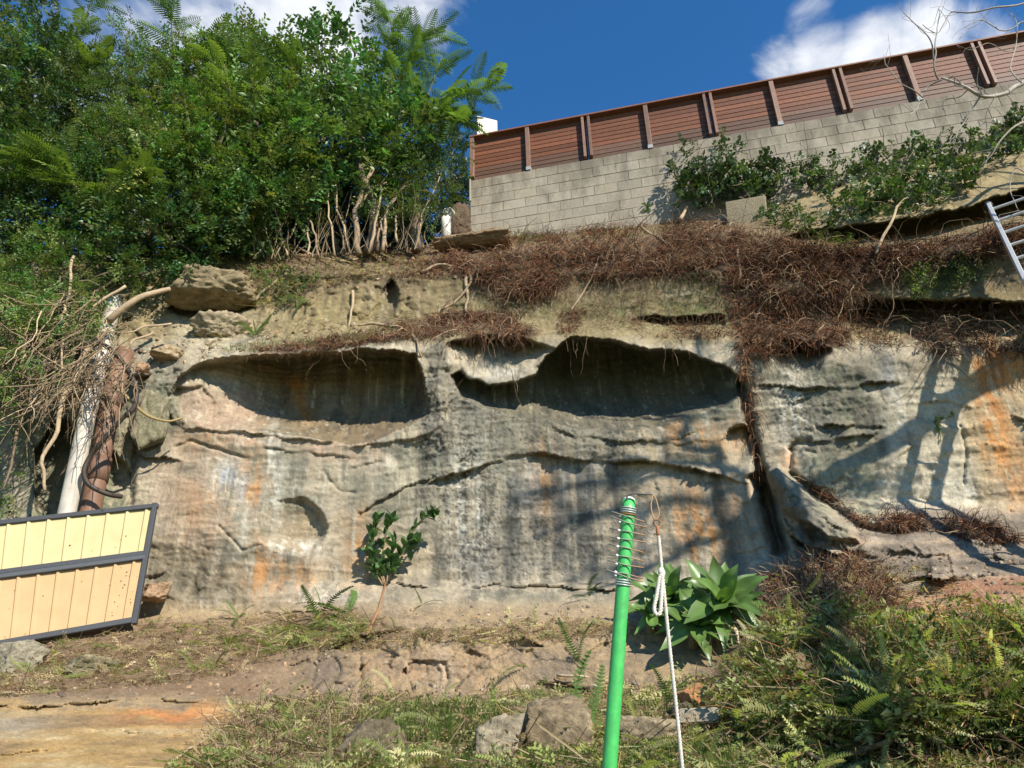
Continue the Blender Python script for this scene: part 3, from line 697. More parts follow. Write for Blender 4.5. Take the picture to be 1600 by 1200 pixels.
# terrace and bank
soilm = np.clip(sstep(WYp + 14 * mid, 958, 978) * (1 - sstep(WYp + 10 * mid, 1080, 1098)) * (1 - sstep(WXp + .8 * (WYp - 1030) + 40 * lo, 420, 560)) + sstep(sdf(WXp, WYp, [(380, 965), (560, 950), (640, 985), (900, 975), (960, 985), (900, 996), (560, 1000), (430, 1010)]), -6, 6) * .8, 0, 1)
low = sstep(PY, 930, 965)
C = mixc(C, (.345, .255, .15), low)
C = mixc(C, (.22, .17, .12), low * sstep(mid, -.1, .4) * .8)
C = mixc(C, (.34, .235, .15), low * (zone(680, 1050, 160, 40, .8)) * sstep(band, -.3, .3))
C = mixc(C, (.40, .31, .22), low * (zone(694, 1050, 14, 50, .8) + zone(650, 975, 70, 12, .4) + zone(880, 960, 90, 14, .4)))
C = mixc(C, (.15, .12, .09), low * sstep(mott + .4 * streak, .0, .45) * .7)
C = mixc(C, (.33, .27, .19), low * sstep(-mott + .3 * grain, .1, .5) * .5)
C = mixc(C, (.13, .11, .10), low * (zone(500, 1050, 60, 40, .6) + zone(860, 1030, 80, 30, .3)))
C = mixc(C, (.30, .25, .15), low * zone(420, 1050, 50, 24, .6))
C = mixc(C, (.20, .135, .088), soilm * (.85 + .3 * hi))
C = mixc(C, (.28, .20, .135), soilm * sstep(mid, .1, .5) * .6)
plat = np.clip(1 - sstep(WXb + .9 * (PY - 1110), 390, 430), 0, 1) * sstep(WYb - .02 * (300 - PX), 1088, 1104)
b2 = fbm(S_ * np.array([.9, 2.2, 9]), 1.0, 4, .6, 77)
C = mixc(C, (.40, .27, .12), plat)
C = mixc(C, (.24, .17, .10), plat * sstep(b2, .0, .4) * .8)
C = mixc(C, (.46, .37, .22), plat * sstep(-b2, .05, .4) * .7)
C = mixc(C, (.48, .19, .07), plat * zone(270, 1112, 80, 20, .9) * sstep(mid, -.4, .2))
C = mixc(C, (.33, .30, .24), plat * zone(20, 1130, 60, 20, .7))
red = sstep(sdf(WXp, WYp, [(1370, 965), (1400, 925), (1470, 905), (1560, 898), (1900, 880), (1900, 975), (1500, 975)]), -8, 14)
C = mixc(C, (.34, .185, .115), red)
C = mixc(C, (.42, .28, .18), red * sstep(mid, 0, .4) * .7)
pl2 = sstep(sdf(WXp, WYp, [(1310, 880), (1330, 835), (1420, 800), (1560, 798), (1900, 790), (1900, 870), (1560, 890), (1480, 905), (1370, 905)]), -8, 10)
C = mixc(C, (.25, .205, .16), pl2)
C = mixc(C, (.15, .125, .10), pl2 * sstep(band + .4 * mid, 0, .4) * .8)
C = mixc(C, (.40, .29, .20), pl2 * sstep(-band, .05, .4) * .6)
grassy = sstep(WYb, 1092, 1112) * sstep(WXb + .9 * (PY - 1110), 380, 420) + pile * .9 + sstep(mound, .3, .6) * .8
C = mixc(C, (.21, .155, .095), grassy * .9)
C = mixc(C, (.085, .095, .035), sstep(PY, 1165, 1185) * sstep(WXp, 760, 900))
rz_ = rootz * sstep(mid + .5 * mott, -.75, -.35)
C = mixc(C, (.105, .068, .045), rz_ * (.8 + .3 * hi))
C = mixc(C, (.19, .135, .09), rz_ * sstep(hi, .1, .5) * .6)
topsoil = (1 - sstep(PY, TOP + 10, TOP + 34)) * (1 - sstep(PX, 1180, 1260))
C = mixc(C, (.19, .135, .085), topsoil * .9)
ledge = sstep(PX, 1220, 1270) * (1 - sstep(PY, 372 - (PX - 1300) * .15, 392 - (PX - 1300) * .15))
C = mixc(C, (.33, .265, .15), ledge * .8); C = mixc(C, (.15, .13, .075), ledge * sstep(mid, 0, .4) * .8)
C = C * (1 + .32 * mott + .30 * grain)[..., None]
C = C * np.array([1.0, .985, .93]) * (1 + .05 * face * (1 - up) * (1 - .6 * inH))[..., None]
C = C * (1 + .16 * hi + .10 * mid)[..., None]
C = np.clip(C, .015, .7)

idx = np.arange(NR * len(colx)).reshape(NR, -1)
quads = np.stack([idx[:-1, :-1], idx[1:, :-1], idx[1:, 1:], idx[:-1, 1:]], -1)
cpx = PX[:-1, :-1]; cpy = PY[:-1, :-1]
split_y = curve([(-420, 970), (220, 974), (380, 965), (560, 945), (620, 915), (700, 920), (960, 922), (1010, 930), (1190, 890), (1240, 870), (1320, 872), (1400, 850), (1650, 800), (2050, 800)])(cpx)
isb = cpy > split_y
def cut(m, name, mat):
    f = quads[m]; u, inv = np.unique(f, return_inverse=True)
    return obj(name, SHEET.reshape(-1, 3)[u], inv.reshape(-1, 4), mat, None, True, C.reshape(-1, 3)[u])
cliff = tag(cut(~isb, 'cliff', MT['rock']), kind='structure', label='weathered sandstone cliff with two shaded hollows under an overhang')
bank = tag(cut(isb, 'bank', MT['soil']), kind='structure', label='rock and earth bank stepping down from the cliff foot')
# plateau behind the cliff top and the yard in front
ed = SHEET[0]; m = MB()
rows = [ed] + [ed + np.array([0, dy, dz]) for dy, dz in ((.6, .05), (3, .2), (12, .5), (60, 0.0), (160, -6))]
V = np.concatenate(rows); n = len(colx)
fq = np.concatenate([np.stack([np.arange(n - 1) + k * n, np.arange(1, n) + k * n, np.arange(1, n) + (k + 1) * n, np.arange(n - 1) + (k + 1) * n], 1) for k in range(5)])
tag(obj('plateau', V, fq, MT['soil'], None, True, np.zeros((len(V), 3)) + (.14, .10, .06)), kind='structure', label='level ground on top of the cliff')
gx = np.concatenate([[-150, -60, -30], np.linspace(-15, 15, 61), [30, 60, 150]]); gy = np.concatenate([[-150, -60, -20], np.linspace(-8, 9, 52)])
GX, GY = np.meshgrid(gx, gy)
GZ = np.interp(GY, [-150, -1.0, .3, 2.0, 3.9, 4.6, 9], [-.0, 0, .06, .75, 1.33, 1.46, 2.0]) + .02 * fbm(np.stack([GX, GY, 0 * GX], -1), 1.5, 3)
V = np.stack([GX, GY, GZ], -1).reshape(-1, 3); i = np.arange(len(V)).reshape(GX.shape)
fq = np.stack([i[:-1, :-1], i[:-1, 1:], i[1:, 1:], i[1:, :-1]], -1).reshape(-1, 4)
tag(obj('ground', V, fq, MT['soil'], None, True, np.zeros((len(V), 3)) + (.07, .09, .03)), kind='structure', label='sloping lawn below the bank')

# ------------------------------------------------------------------ block wall with a slatted timber fence on top
def on_wall(s, z, out=0.0): return WA + WU * s + WN * out + np.array([0, 0, z])
WALL_R = math.atan2(WU[1], WU[0])
LEN = 12.9
wall = empty('block_wall', on_wall(0, 8.6), 'grey concrete block retaining wall along the cliff top', 'wall')
nv = 5
bmeshes = []
for k in range(nv):
    V, Fs = chamfer_box(.392, .16, .192, .0018, 60 + k, .0008)
    r_ = np.random.default_rng(k)
    base = np.array([(.315, .275, .21), (.30, .26, .20), (.325, .285, .22), (.28, .245, .185), (.31, .268, .20)][k])
    bmeshes.append(mesh_data('block', V, Fs, MT['block'], False, np.zeros((len(V), 3)) + base))
hV, hF = chamfer_box(.192, .16, .192, .0018, 80, .0008); half_mesh = mesh_data('half_block', hV, hF, MT['block'], False, np.zeros((len(hV), 3)) + (.33, .295, .23))
rr = random.Random(5)
def put(me, name, parent, loc, rz):
    o = bpy.data.objects.new(name, me); COL.objects.link(o); o.parent = parent
    o.location = tuple(np.asarray(loc) - parent_world(parent)); o.rotation_euler = (0, 0, rz); return o
NC = 10
for c in range(NC):
    z = WALL_TOP - .1 - .2 * c
    s = .0; off = 0 if c % 2 == 0 else .2
    if off: put(half_mesh, 'block', wall, on_wall(.1, z, -.08 + rr.uniform(-.003, .003)), WALL_R)
    s = off
    while s + .2 < LEN:
        q = on_wall(s + .2, z)
        px_, py_ = proj(q)
        if px_ < 1850 and py_ < float(top_line(px_)) + 26:          # the buried courses are left out
            put(bmeshes[rr.randrange(nv)], 'block', wall, on_wall(s + .2, z, -.08 + rr.uniform(-.003, .003)), WALL_R)
        s += .4
m = MB(); V, Fq = box((0, 0, 0), LEN - .02, .152, 2.3); ca, sa = math.cos(WALL_R), math.sin(WALL_R); RZ = np.array([[ca, -sa, 0], [sa, ca, 0], [0, 0, 1]])
m.add(V @ RZ.T + on_wall(LEN / 2, WALL_TOP - 1.17, -.085), Fq); m.build('mortar', MT['mortar'], wall, cols=False)

fence = empty('timber_fence', on_wall(0, WALL_TOP), 'reddish brown horizontal slat timber fence standing on the block wall', 'fence')
TB = (.150, .056, .026); PO = (.20, .115, .08)
def wbox(sc, zc, oc, sx, sy, sz, name, mat, col, parent, ch=.004, seed=0):
    V, Fs = chamfer_box(sx, sy, sz, ch, seed, .0006)
    return obj(name, V @ RZ.T + on_wall(sc, zc, oc), Fs, mat, parent, False, np.zeros((len(V), 3)) + col)
posts = [(.025, 1)] + [(1.075 * k, 1 if k % 2 else 2) for k in range(1, 12)]
FH = FENCE_TOP - WALL_TOP
pm = MB()
for s, kind in posts:
    offs = (0,) if kind == 1 else (-.055, .055)
    for o_ in offs:
        wd_ = .075 if kind == 1 else .048
        p = wbox(s + o_, WALL_TOP + FH / 2 + .03, -.035, wd_, .085, FH - .06 - .045, 'post', MT['timber'], PO, fence, seed=int(s * 10))
        if kind == 1 and s > .1:
            wbox(s, WALL_TOP + .040, -.032, wd_ + .012, .096, .078, 'post_foot', MT['plain'], (.30, .30, .29), p, .002)
NS = 10; pitch = (FH - .10) / NS
for k in range(11):
    s0, s1 = posts[k][0], posts[k + 1][0]
    for j in range(NS):
        z = WALL_TOP + .055 + pitch * (j + .5)
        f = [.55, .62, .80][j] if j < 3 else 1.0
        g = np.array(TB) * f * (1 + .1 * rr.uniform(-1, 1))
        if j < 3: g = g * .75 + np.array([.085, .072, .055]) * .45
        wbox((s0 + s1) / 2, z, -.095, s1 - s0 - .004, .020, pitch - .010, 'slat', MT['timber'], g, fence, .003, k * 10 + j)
wbox(LEN / 2 - .52, FENCE_TOP - .022, -.045, LEN - 1.0, .13, .036, 'capping_rail', MT['timber'], (.19, .08, .045), fence)
wbox(.0, WALL_TOP - .23, .004, .02, .05, .5, 'flashing', MT['plain'], (.34, .30, .25), fence, .002)

# masonry pier rising behind the fence corner
pier = empty('masonry_pier', on_wall(.35, WALL_TOP, -.5), 'pale rendered masonry pier rising behind the fence corner', 'pier')
p1 = at(742, 187, 10.9)
ptop = p1[2] + .02
V, Fs = chamfer_box(.42, .36, 2.2, .008, 3, .002)
pc = at(757, 200, 10.95)
obj('pier_shaft', V @ np.array([[.94, .342, 0], [-.342, .94, 0], [0, 0, 1]]) + np.array([pc[0], pc[1] + .1, ptop - 1.1]), Fs, MT['plain'], pier, False, np.zeros((len(V), 3)) + (.62, .58, .47))
V, Fs = chamfer_box(.34, .30, .02, .004, 4, 0)
obj('pier_cap', V @ np.array([[.94, .342, 0], [-.342, .94, 0], [0, 0, 1]]) + np.array([pc[0], pc[1] + .1, ptop + .01]), Fs, MT['plain'], pier, False, np.zeros((len(V), 3)) + (.5, .47, .40))

# ------------------------------------------------------------------ rocks
def rock(name, P, size, label, col, seed, group=None, rot=0.0, cat='rock', flat=1.0, fs=2.2, mat='stone'):
    import bmesh
    bm = bmesh.new(); bmesh.ops.create_icosphere(bm, subdivisions=5, radius=1)
    V = np.array([v.co[:] for v in bm.verts]); Fq = np.array([[v.index for v in f.verts] for f in bm.faces]); bm.free()
    sz = np.asarray(size, float)
    r = np.random.default_rng(seed)                       # a lump cut by random planes: broken faces and worn edges
    pn_ = np.concatenate([np.array([[1, 0, 0], [-1, 0, 0], [0, 1, 0], [0, -1, 0], [0, 0, 1], [0, 0, -1]]) + r.normal(size=(6, 3)) * .22, r.normal(size=(9, 3))])
    pn_ /= np.linalg.norm(pn_, axis=1)[:, None]; ph = np.concatenate([r.uniform(.72, .85, 6), r.uniform(.82, 1.02, 9)])
    dd = V @ pn_.T
    V = V * np.min(np.where(dd > .05, ph / np.maximum(dd, .05), 9), axis=1)[:, None]
    V = V / np.abs(V).max(axis=0)
    q = V * sz.max() * 1.3 + seed * 3.1
    V = V * (1 + .10 * facet(q * 2.2, fs, seed)[:, None] * np.array([1, 1, flat]) + .07 * fbm(q, 4, 4, .6)[:, None] + .03 * fbm(q, 16, 3, .6)[:, None])
    V = V * sz / 2
    c, s = math.cos(rot), math.sin(rot)
    V = V @ np.array([[c, s, 0], [-s, c, 0], [0, 0, 1]])
    cc = .82 * np.asarray(col) * np.array([1.05, .97, .85]) * (1 + .45 * fbm(q, 3, 4)[:, None] + .3 * fbm(q, 12, 3)[:, None] - .3 * sstep(fbm(q, 30, 2), .2, .5)[:, None])
    o = obj(name, V + P, Fq, MT[mat], None, True, np.clip(cc, .02, .7), loc=P)
    return tag(o, label, cat, group)
def sit(px, py, up=0.0): return on_sheet(px, py)[0] + np.array([0, 0, up])
def ground_rock(name, px, py, wpx, hpx, label, col, seed, depth=.6, group=None, rot=0.0, fs=2.2, lift=0.28, name_cat='rock'):
    """a loose rock whose visible face spans wpx x hpx photo pixels"""
    b = sit(px, py + hpx * .5); zc = (b - EYE) @ CF; k = zc / F_PX
    w_, h_ = wpx * k, hpx * k * 1.12
    return rock(name, b + np.array([0, -.02, h_ * lift]), (w_, max(w_ * depth, h_ * .8), h_ * 1.25), label, col, seed, group, rot, name_cat, 1.0, fs)
ground_rock('rock', 26, 1022, 84, 40, 'grey flat rock in the dirt below the metal fence panel', (.30, .285, .23), 3, .7)
ground_rock('rock', 138, 1036, 80, 26, 'flat greenish rock half buried in the leaf litter', (.27, .25, .17), 5, .8, lift=.1)
ground_rock('rock', 872, 1132, 108, 76, 'large rounded brown boulder among grass beside the green pole', (.26, .215, .15), 7, .7, lift=.25)
ground_rock('rock', 836, 1130, 50, 70, 'dark side rock leaning on the large rounded boulder', (.22, .19, .14), 17, .7, lift=.2)
ground_rock('rock', 776, 1150, 88, 66, 'pale grey rock in the grass next to the big rounded boulder', (.33, .30, .23), 9, .7, lift=.2)
ground_rock('rock', 1008, 1136, 104, 46, 'low pale brown rock between the green pole and the rope', (.31, .265, .19), 11, .7, lift=.1)
ground_rock('rock', 590, 1150, 110, 66, 'dark shaded rock overgrown with grass low on the bank', (.17, .15, .11), 13, .7, lift=.1)
rock('rock', at(1084, 1090, float(sheet_Y(1084, 1106)) - .22), (.22, .16, .20), 'orange sandstone lump on top of the small stone stack', (.42, .22, .11), 21, None, .5, 'rock', 1, 1.8)
rock('rock', at(1108, 1094, float(sheet_Y(1108, 1108)) - .24), (.10, .10, .20), 'narrow orange sandstone chip leaning on the stone stack', (.40, .25, .15), 23, None, -.5, 'rock', 1, 1.6)
bk = at(1092, 1118, float(sheet_Y(1092, 1126)) - .26)
V, Fs = chamfer_box(.24, .12, .085, .008, 7, .003)
c_, s_ = math.cos(-.25), math.sin(-.25)
tag(obj('brick', V @ np.array([[c_, s_, 0], [-s_, c_, 0], [.1, 0, 1]]), Fs, MT['stone'], None, False, np.zeros((len(V), 3)) + (.33, .29, .21)), 'dusty brown brick lying beneath the orange stones', 'brick').location = tuple(bk)
rock('rock', at(1066, 1112, float(sheet_Y(1070, 1124)) - .22), (.16, .14, .12), 'small dark stone beside the dusty brick', (.20, .16, .12), 27, None, 0, 'rock', 1, 1.8)
# slabs and boulders up on the ledges
sl = at(740, 381, float(sheet_Y(740, 390)) - .05)
rock('rock_slab', sl, (1.25, .75, .26), 'flat sandstone slab jutting over the cliff edge below the block wall corner', (.30, .22, .15), 31, None, -.05, 'slab', .6, 1.6)
rock('boulder', at(336, 452, 9.15), (1.30, .9, .62), 'yellowish sandstone boulder on the cliff edge under the bushes', (.28, .24, .16), 33, None, .1, 'boulder', 1, 1.5)
rock('boulder', at(350, 515, 9.1), (.85, .6, .46), 'cream broken boulder on the ledge by the fern', (.36, .315, .23), 35, None, .2, 'boulder', 1, 2.0)
rock('boulder', at(262, 552, 8.85), (.42, .4, .22), 'small boulder wedged at the ledge end above the brown pipe', (.40, .33, .23), 37, None, .2, 'boulder', 1, 2.0)
rock('boulder', at(222, 576, 8.65), (.20, .2, .15), 'little tan stone perched beside the black hose', (.42, .29, .19), 39, None, .2, 'stone', 1, 2.0)
rock('boulder', at(236, 655, 8.72), (.55, .5, .95), 'grey green block of rock standing beside the brown pipe', (.235, .23, .165), 41, None, .3, 'boulder', 1, 1.5)
rock('boulder', at(244, 925, 8.35), (.36, .3, .22), 'pinkish broken rock at the cliff foot by the metal panel', (.36, .26, .18), 43, None, .3, 'rock', 1, 1.6)
rock('boulder', at(716, 352, 10.5), (.55, .5, .8), 'brown shaded rock beside the end of the block wall', (.13, .10, .075), 45, None, .3, 'rock', 1, 1.6)
V, Fs = chamfer_box(.60, .09, .42, .01, 9, .006)
slab_p = at(1166, 332, float(wall_Y(1166, 332)) - .35)
tag(obj('concrete_slab', V @ np.array([[.97, -.22, 0], [.22, .97, .12], [0.04, -.12, .99]]), Fs, MT['stone'], None, False, np.zeros((len(V), 3)) + (.25, .21, .14)), 'square concrete slab leaning at the wall foot under the ivy', 'slab').location = tuple(slab_p)

# ------------------------------------------------------------------ pipes and hoses
def pipe_pts(pix, Ys): return np.array([at(x, y, Y) for (x, y), Y in zip(pix, Ys)])
wp = empty('white_pipe', at(105, 800, 8.25), 'dirty white drain pipe running up the cliff behind the metal panel', 'pipe')
pp = smooth_path(pipe_pts([(96, 840), (105, 800), (128, 690), (147, 600), (166, 520), (180, 470)], [8.15, 8.2, 8.3, 8.4, 8.6, 8.9]), 6)
V, Fs = tube(pp, .098, 14); cc = np.array([.44, .40, .33]) * (1 + .25 * fbm(V * np.array([1, 1, .5]), 5, 4)[:, None] - .18 * sstep(fbm(V, 9, 3), .15, .5)[:, None])
obj('pipe_length', V, Fs, MT['plain'], wp, True, np.clip(cc, .03, .8))
V, Fs = tube(pp[20:23], .110, 14); obj('collar', V, Fs, MT['plain'], wp, True, np.zeros((len(V), 3)) + (.52, .48, .41))
bp_ = empty('brown_pipe', at(140, 800, 8.45), 'rusty brown clay pipe beside the white drain pipe', 'pipe')
pp = smooth_path(pipe_pts([(132, 840), (141, 800), (160, 700), (178, 610), (196, 550)], [8.4, 8.42, 8.5, 8.6, 8.8]), 6)
V, Fs = tube(pp, .118, 14); cc = np.array([.19, .105, .065]) * (1 + .5 * fbm(V, 4, 4)[:, None])
obj('pipe_length', V, Fs, MT['plain'], bp_, True, np.clip(cc, .03, .5))
for k in (9, 16):
    V, Fs = tube(pp[k:k + 3], .135, 14); obj('collar', V, Fs, MT['plain'], bp_, True, np.zeros((len(V), 3)) + (.15, .085, .055))
pts = smooth_path(pipe_pts([(118, 560), (128, 545), (150, 537), (172, 545), (196, 572), (212, 605), (210, 635), (190, 655), (160, 690), (140, 715), (131, 738), (140, 758), (168, 772), (190, 776)],
                           [8.2, 8.1, 8.05, 8.05, 8.05, 8.0, 8.0, 8.0, 8.05, 8.1, 8.1, 8.15, 8.25, 8.4]), 8)
V, Fs = tube(pts, .028, 9); tag(obj('hose', V, Fs, MT['plain'], None, True, np.zeros((len(V), 3)) + (.045, .034, .026)), 'dark hose looped around the two pipes', 'hose')
pts = smooth_path(pipe_pts([(176, 604), (196, 618), (212, 634), (232, 650), (262, 658), (285, 653)], [8.1, 8.1, 8.1, 8.2, 8.3, 8.45]), 6)
V, Fs = tube(pts, np.linspace(.022, .012, len(pts)), 7); tag(obj('vine_stem', V, Fs, MT['bark'], None, True, np.zeros((len(V), 3)) + (.30, .22, .10)), 'yellowish woody vine stem curving away from the brown pipe', 'vine')
stub = empty('vent_pipe', at(697, 373, 10.0), 'short white vent pipe stub beside the block wall corner', 'pipe')
V, Fs = tube([at(697, 378, 9.95), at(697, 352, 9.95), at(697, 335, 9.95)], .085, 14); obj('pipe_length', V, Fs, MT['plain'], stub, True, np.clip(np.array([.66, .64, .56]) * (1 + .3 * fbm(V, 6, 3)[:, None]), .1, .8))
V, Fs = tube([at(697, 340, 9.95), at(697, 333, 9.95), at(702, 332, 9.95), at(706, 335, 9.93)], [.095, .1, .09, .07], 14); obj('pipe_cap', V, Fs, MT['plain'], stub, True, np.zeros((len(V), 3)) + (.58, .56, .48))

# ------------------------------------------------------------------ ribbed steel fence panel leaning at the cliff foot
TR, BR = at(243, 789, 8.15), at(211, 972, 7.95)
TL, BL = at(-230, 840, 7.75), at(-250, 1054, 7.35)
panel = empty('metal_fence_panel', BR, 'cream and tan ribbed steel fence panel in a dark frame leaning at the cliff foot', 'fence panel')
def pu(u, v, o=0.0):
    u = np.asarray(u, float)[..., None]; v = np.asarray(v, float)[..., None]
    p = (TR * (1 - u) + TL * u) * v + (BR * (1 - u) + BL * u) * (1 - v)
    return p + np.asarray(o)[..., None] * pn_n
pn_n = np.cross(TL - TR, BR - TR); pn_n /= np.linalg.norm(pn_n)
if pn_n[1] > 0: pn_n = -pn_n
WID = np.linalg.norm(TL - TR); rib = .205
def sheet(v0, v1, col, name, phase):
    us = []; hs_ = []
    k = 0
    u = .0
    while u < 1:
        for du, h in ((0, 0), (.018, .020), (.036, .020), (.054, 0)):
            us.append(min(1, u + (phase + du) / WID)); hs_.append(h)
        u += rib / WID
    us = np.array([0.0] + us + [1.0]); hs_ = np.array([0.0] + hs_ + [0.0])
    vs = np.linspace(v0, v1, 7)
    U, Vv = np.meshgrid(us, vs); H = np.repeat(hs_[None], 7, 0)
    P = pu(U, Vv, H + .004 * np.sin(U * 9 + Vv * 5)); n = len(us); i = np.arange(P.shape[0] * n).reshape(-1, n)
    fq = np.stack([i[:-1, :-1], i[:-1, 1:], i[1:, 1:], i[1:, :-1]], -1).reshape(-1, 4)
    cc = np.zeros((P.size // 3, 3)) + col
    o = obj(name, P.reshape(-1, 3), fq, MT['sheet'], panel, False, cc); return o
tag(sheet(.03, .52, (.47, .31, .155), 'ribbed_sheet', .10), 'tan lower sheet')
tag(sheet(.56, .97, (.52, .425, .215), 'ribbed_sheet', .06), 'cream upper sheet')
def bar(a, b, w_, t_, name, col=(.055, .058, .062)):
    a = np.asarray(a); b = np.asarray(b); d = b - a; L = np.linalg.norm(d); d /= L
    y = pn_n; x = np.cross(d, y)
    V, Fs = chamfer_box(w_, t_, L, .006, 1, 0)
    V = V[:, [0]] * x + V[:, [1]] * y + V[:, [2]] * d + (a + b) / 2
    return obj(name, V, Fs, MT['plain'], panel, False, np.zeros((len(V), 3)) + col)
bar(pu(-.012, .985, .01), pu(1, .985, .01), .055, .05, 'frame_rail')
bar(pu(-.0, .562, .012), pu(1, .562, .012), .055, .052, 'frame_rail')
bar(pu(-.0, .525, .02), pu(1, .525, .02), .05, .05, 'frame_rail', (.075, .08, .085))
bar(pu(-.0, .015, .01), pu(1, .015, .01), .06, .05, 'frame_rail')
bar(pu(-.0, -.02, .012), pu(.0, 1.01, .012), .05, .06, 'frame_post')
m = MB(); r_ = np.random.default_rng(3)
for _ in range(46):
    u, v = (r_.uniform(.02, .12), r_.uniform(.06, .5)) if _ < 26 else (r_.uniform(.0, .5), r_.uniform(.05, .95))
    if .49 < v < .60: continue
    q = pu(u, v, .006); s = r_.uniform(.003, .009); a = np.linspace(0, 6.28, 7)[:6]
    x = (TL - TR) / WID; y = np.cross(pn_n, x)
    V = q + s * (np.cos(a)[:, None] * x * r_.uniform(.6, 1.4) + np.sin(a)[:, None] * y); m.add(np.concatenate([V, [q + pn_n * .003]]), np.array([[k, (k + 1) % 6, 6] for k in range(6)]), (.16, .09, .04))
tag(m.build('mud_spots', MT['soil'], panel), kind='stuff')

# ------------------------------------------------------------------ ladder against the upper cliff
LT1, LB1 = at(1545, 322, 6.75), at(1850, 960, 4.7)
wdir = at(1592, 306, 6.6) - LT1; wdir = wdir / np.linalg.norm(wdir)
wid = .42
ladder = empty('ladder', LB1, 'aluminium ladder leaning against the upper cliff ledge', 'ladder')
ld = (LB1 - LT1); LL = np.linalg.norm(ld); ld /= LL
for k in (0, 1):
    a = LT1 + wdir * wid * k
    dz_ = np.cross(wdir, ld); dz_ /= np.linalg.norm(dz_); wx_ = np.cross(ld, dz_)
    V, Fs = chamfer_box(.040, .095, LL, .004, 2, 0); V = V[:, [0]] * wx_ + V[:, [1]] * dz_ + V[:, [2]] * ld + a + ld * LL / 2; o = obj('rail', V, Fs, MT['metal'], ladder, False, None)
    V, Fs = tube([a - ld * .07, a - ld * .03, a + ld * .05], [.03, .045, .04], 10); obj('rubber_tip', V, Fs, MT['plain'], o, True, np.zeros((len(V), 3)) + (.02, .02, .022))
for k in range(int(LL / .27)):
    a = LT1 + ld * (.09 + .27 * k)
    V, Fs = tube([a, a + wdir * wid], .017, 8); obj('rung', V, Fs, MT['metal'], ladder, False, None)

# ------------------------------------------------------------------ green pole with wires, hook and rope
PY_ = 3.0
ptp, pbt = at(983, 782, PY_), at(951, 1215, PY_)
pax = (pbt - ptp) / np.linalg.norm(pbt - ptp)
gz = float(np.interp(PY_, [.3, 2, 3.9], [.06, .75, 1.33]))
pbt = ptp + pax * ((ptp[2] - gz + .15) / -pax[2])
pole = empty('green_pole', pbt, 'bright green painted steel pole with wire spikes bound to its top', 'pole')
PR_ = .0275
pxd = np.cross(pax, np.array([0, 1.0, 0])); pxd /= np.linalg.norm(pxd)
if pxd[0] < 0: pxd = -pxd
V, Fs = tube([ptp + pax * t for t in (0, .05, .5, 1.0, np.linalg.norm(pbt - ptp))], PR_, 20); obj('pole_shaft', V, Fs, MT['paint'], pole, True, None)
V, Fs = tube([ptp + pax * .002, ptp - pax * .006, ptp - pax * .014], [PR_, PR_ * .9, PR_ * .5], 16); obj('pole_cap', V, Fs, MT['plain'], pole, True, np.zeros((len(V), 3)) + (.55, .58, .52))
def along(py): return ptp + pax * ((py - 782) / (1215 - 782)) * np.linalg.norm(at(951, 1215, PY_) - ptp)
for y in (796, 800, 804, 808, 921, 925, 929):
    a = np.linspace(0, 2 * math.pi, 22); c = along(y); yd = np.cross(pax, pxd)
    V, Fs = tube([c + (PR_ + .003) * (math.cos(t) * pxd + math.sin(t) * yd) + pax * .004 * math.sin(t) for t in a], .0028, 6)
    obj('wire_binding', V, Fs, MT['metal'] if y != 808 else MT['plain'], pole, True, None if y != 808 else np.zeros((len(V), 3)) + (.30, .12, .05))
r_ = np.random.default_rng(11)
for k, y in enumerate((815, 826, 841, 855, 869, 884, 898, 912, 917)):
    c = along(y) + np.array([0, -(PR_ + .003), 0])
    a = c - pxd * .072 + np.array([0, r_.uniform(-.02, .02), .006 + r_.uniform(-.006, .01)]); b = c + pxd * .072 + np.array([0, r_.uniform(-.02, .02), -.006 + r_.uniform(-.008, .006)])
    V, Fs = tube([a, c, b], .0026, 6)
    o = obj('wire_spike', V, Fs, MT['plain'], pole, True, np.where(((V - c) @ pxd)[:, None] > .02, np.array([[.34, .17, .06]]), np.array([[.24, .22, .18]])))  # orange glow of the sunlit side put into the wire colour
    V, Fs = tube([c - pxd * .041, c - pxd * .036, c - pxd * .030], [.004, .0065, .004], 8); obj('bead', V, Fs, MT['plain'], o, True, np.zeros((len(V), 3)) + (.75, .73, .68))
hk = smooth_path([at(979, 782, 2.965), at(981, 774, 2.96), at(990, 771, 2.955), at(1005, 772, 2.95), at(1019, 773, 2.945), at(1021, 777, 2.945)], 5)
V, Fs = tube(hk, .0038, 7); obj('hook_rod', V, Fs, MT['plain'], pole, True, np.zeros((len(V), 3)) + (.12, .11, .10))
YR = 2.94
rope = empty('rope', at(1028, 840, YR), 'white rope with a tied slack loop hanging from a rusty clip on the green pole', 'rope')
cl = smooth_path([at(1020, 774, YR), at(1017, 790, YR), at(1020, 806, YR), at(1024, 812, YR), at(1029, 806, YR), at(1029, 796, YR), at(1024, 778, YR), at(1020, 774, YR)], 5)
V, Fs = tube(cl, .003, 7); obj('spring_clip', V, Fs, MT['plain'], rope, True, np.zeros((len(V), 3)) + (.36, .22, .11))
a = np.linspace(0, 2 * math.pi, 16); c = at(1026, 817, YR)
V, Fs = tube([c + .013 * (math.cos(t) * CR + math.sin(t) * CU) for t in a], .003, 6); obj('ring', V, Fs, MT['plain'], rope, True, np.zeros((len(V), 3)) + (.20, .10, .05))
V, Fs = tube([at(1027, 822, YR), at(1027, 827, YR), at(1028, 833, YR), at(1029, 839, YR)], [.008, .006, .008, .006], 8); obj('swivel', V, Fs, MT['plain'], rope, True, np.zeros((len(V), 3)) + (.30, .12, .05))
rp = smooth_path([at(1029, 837, YR), at(1032, 870, YR), at(1037, 920, YR), at(1045, 1000, YR), at(1056, 1100, YR), at(1067, 1210, YR), at(1072, 1275, YR)], 8)
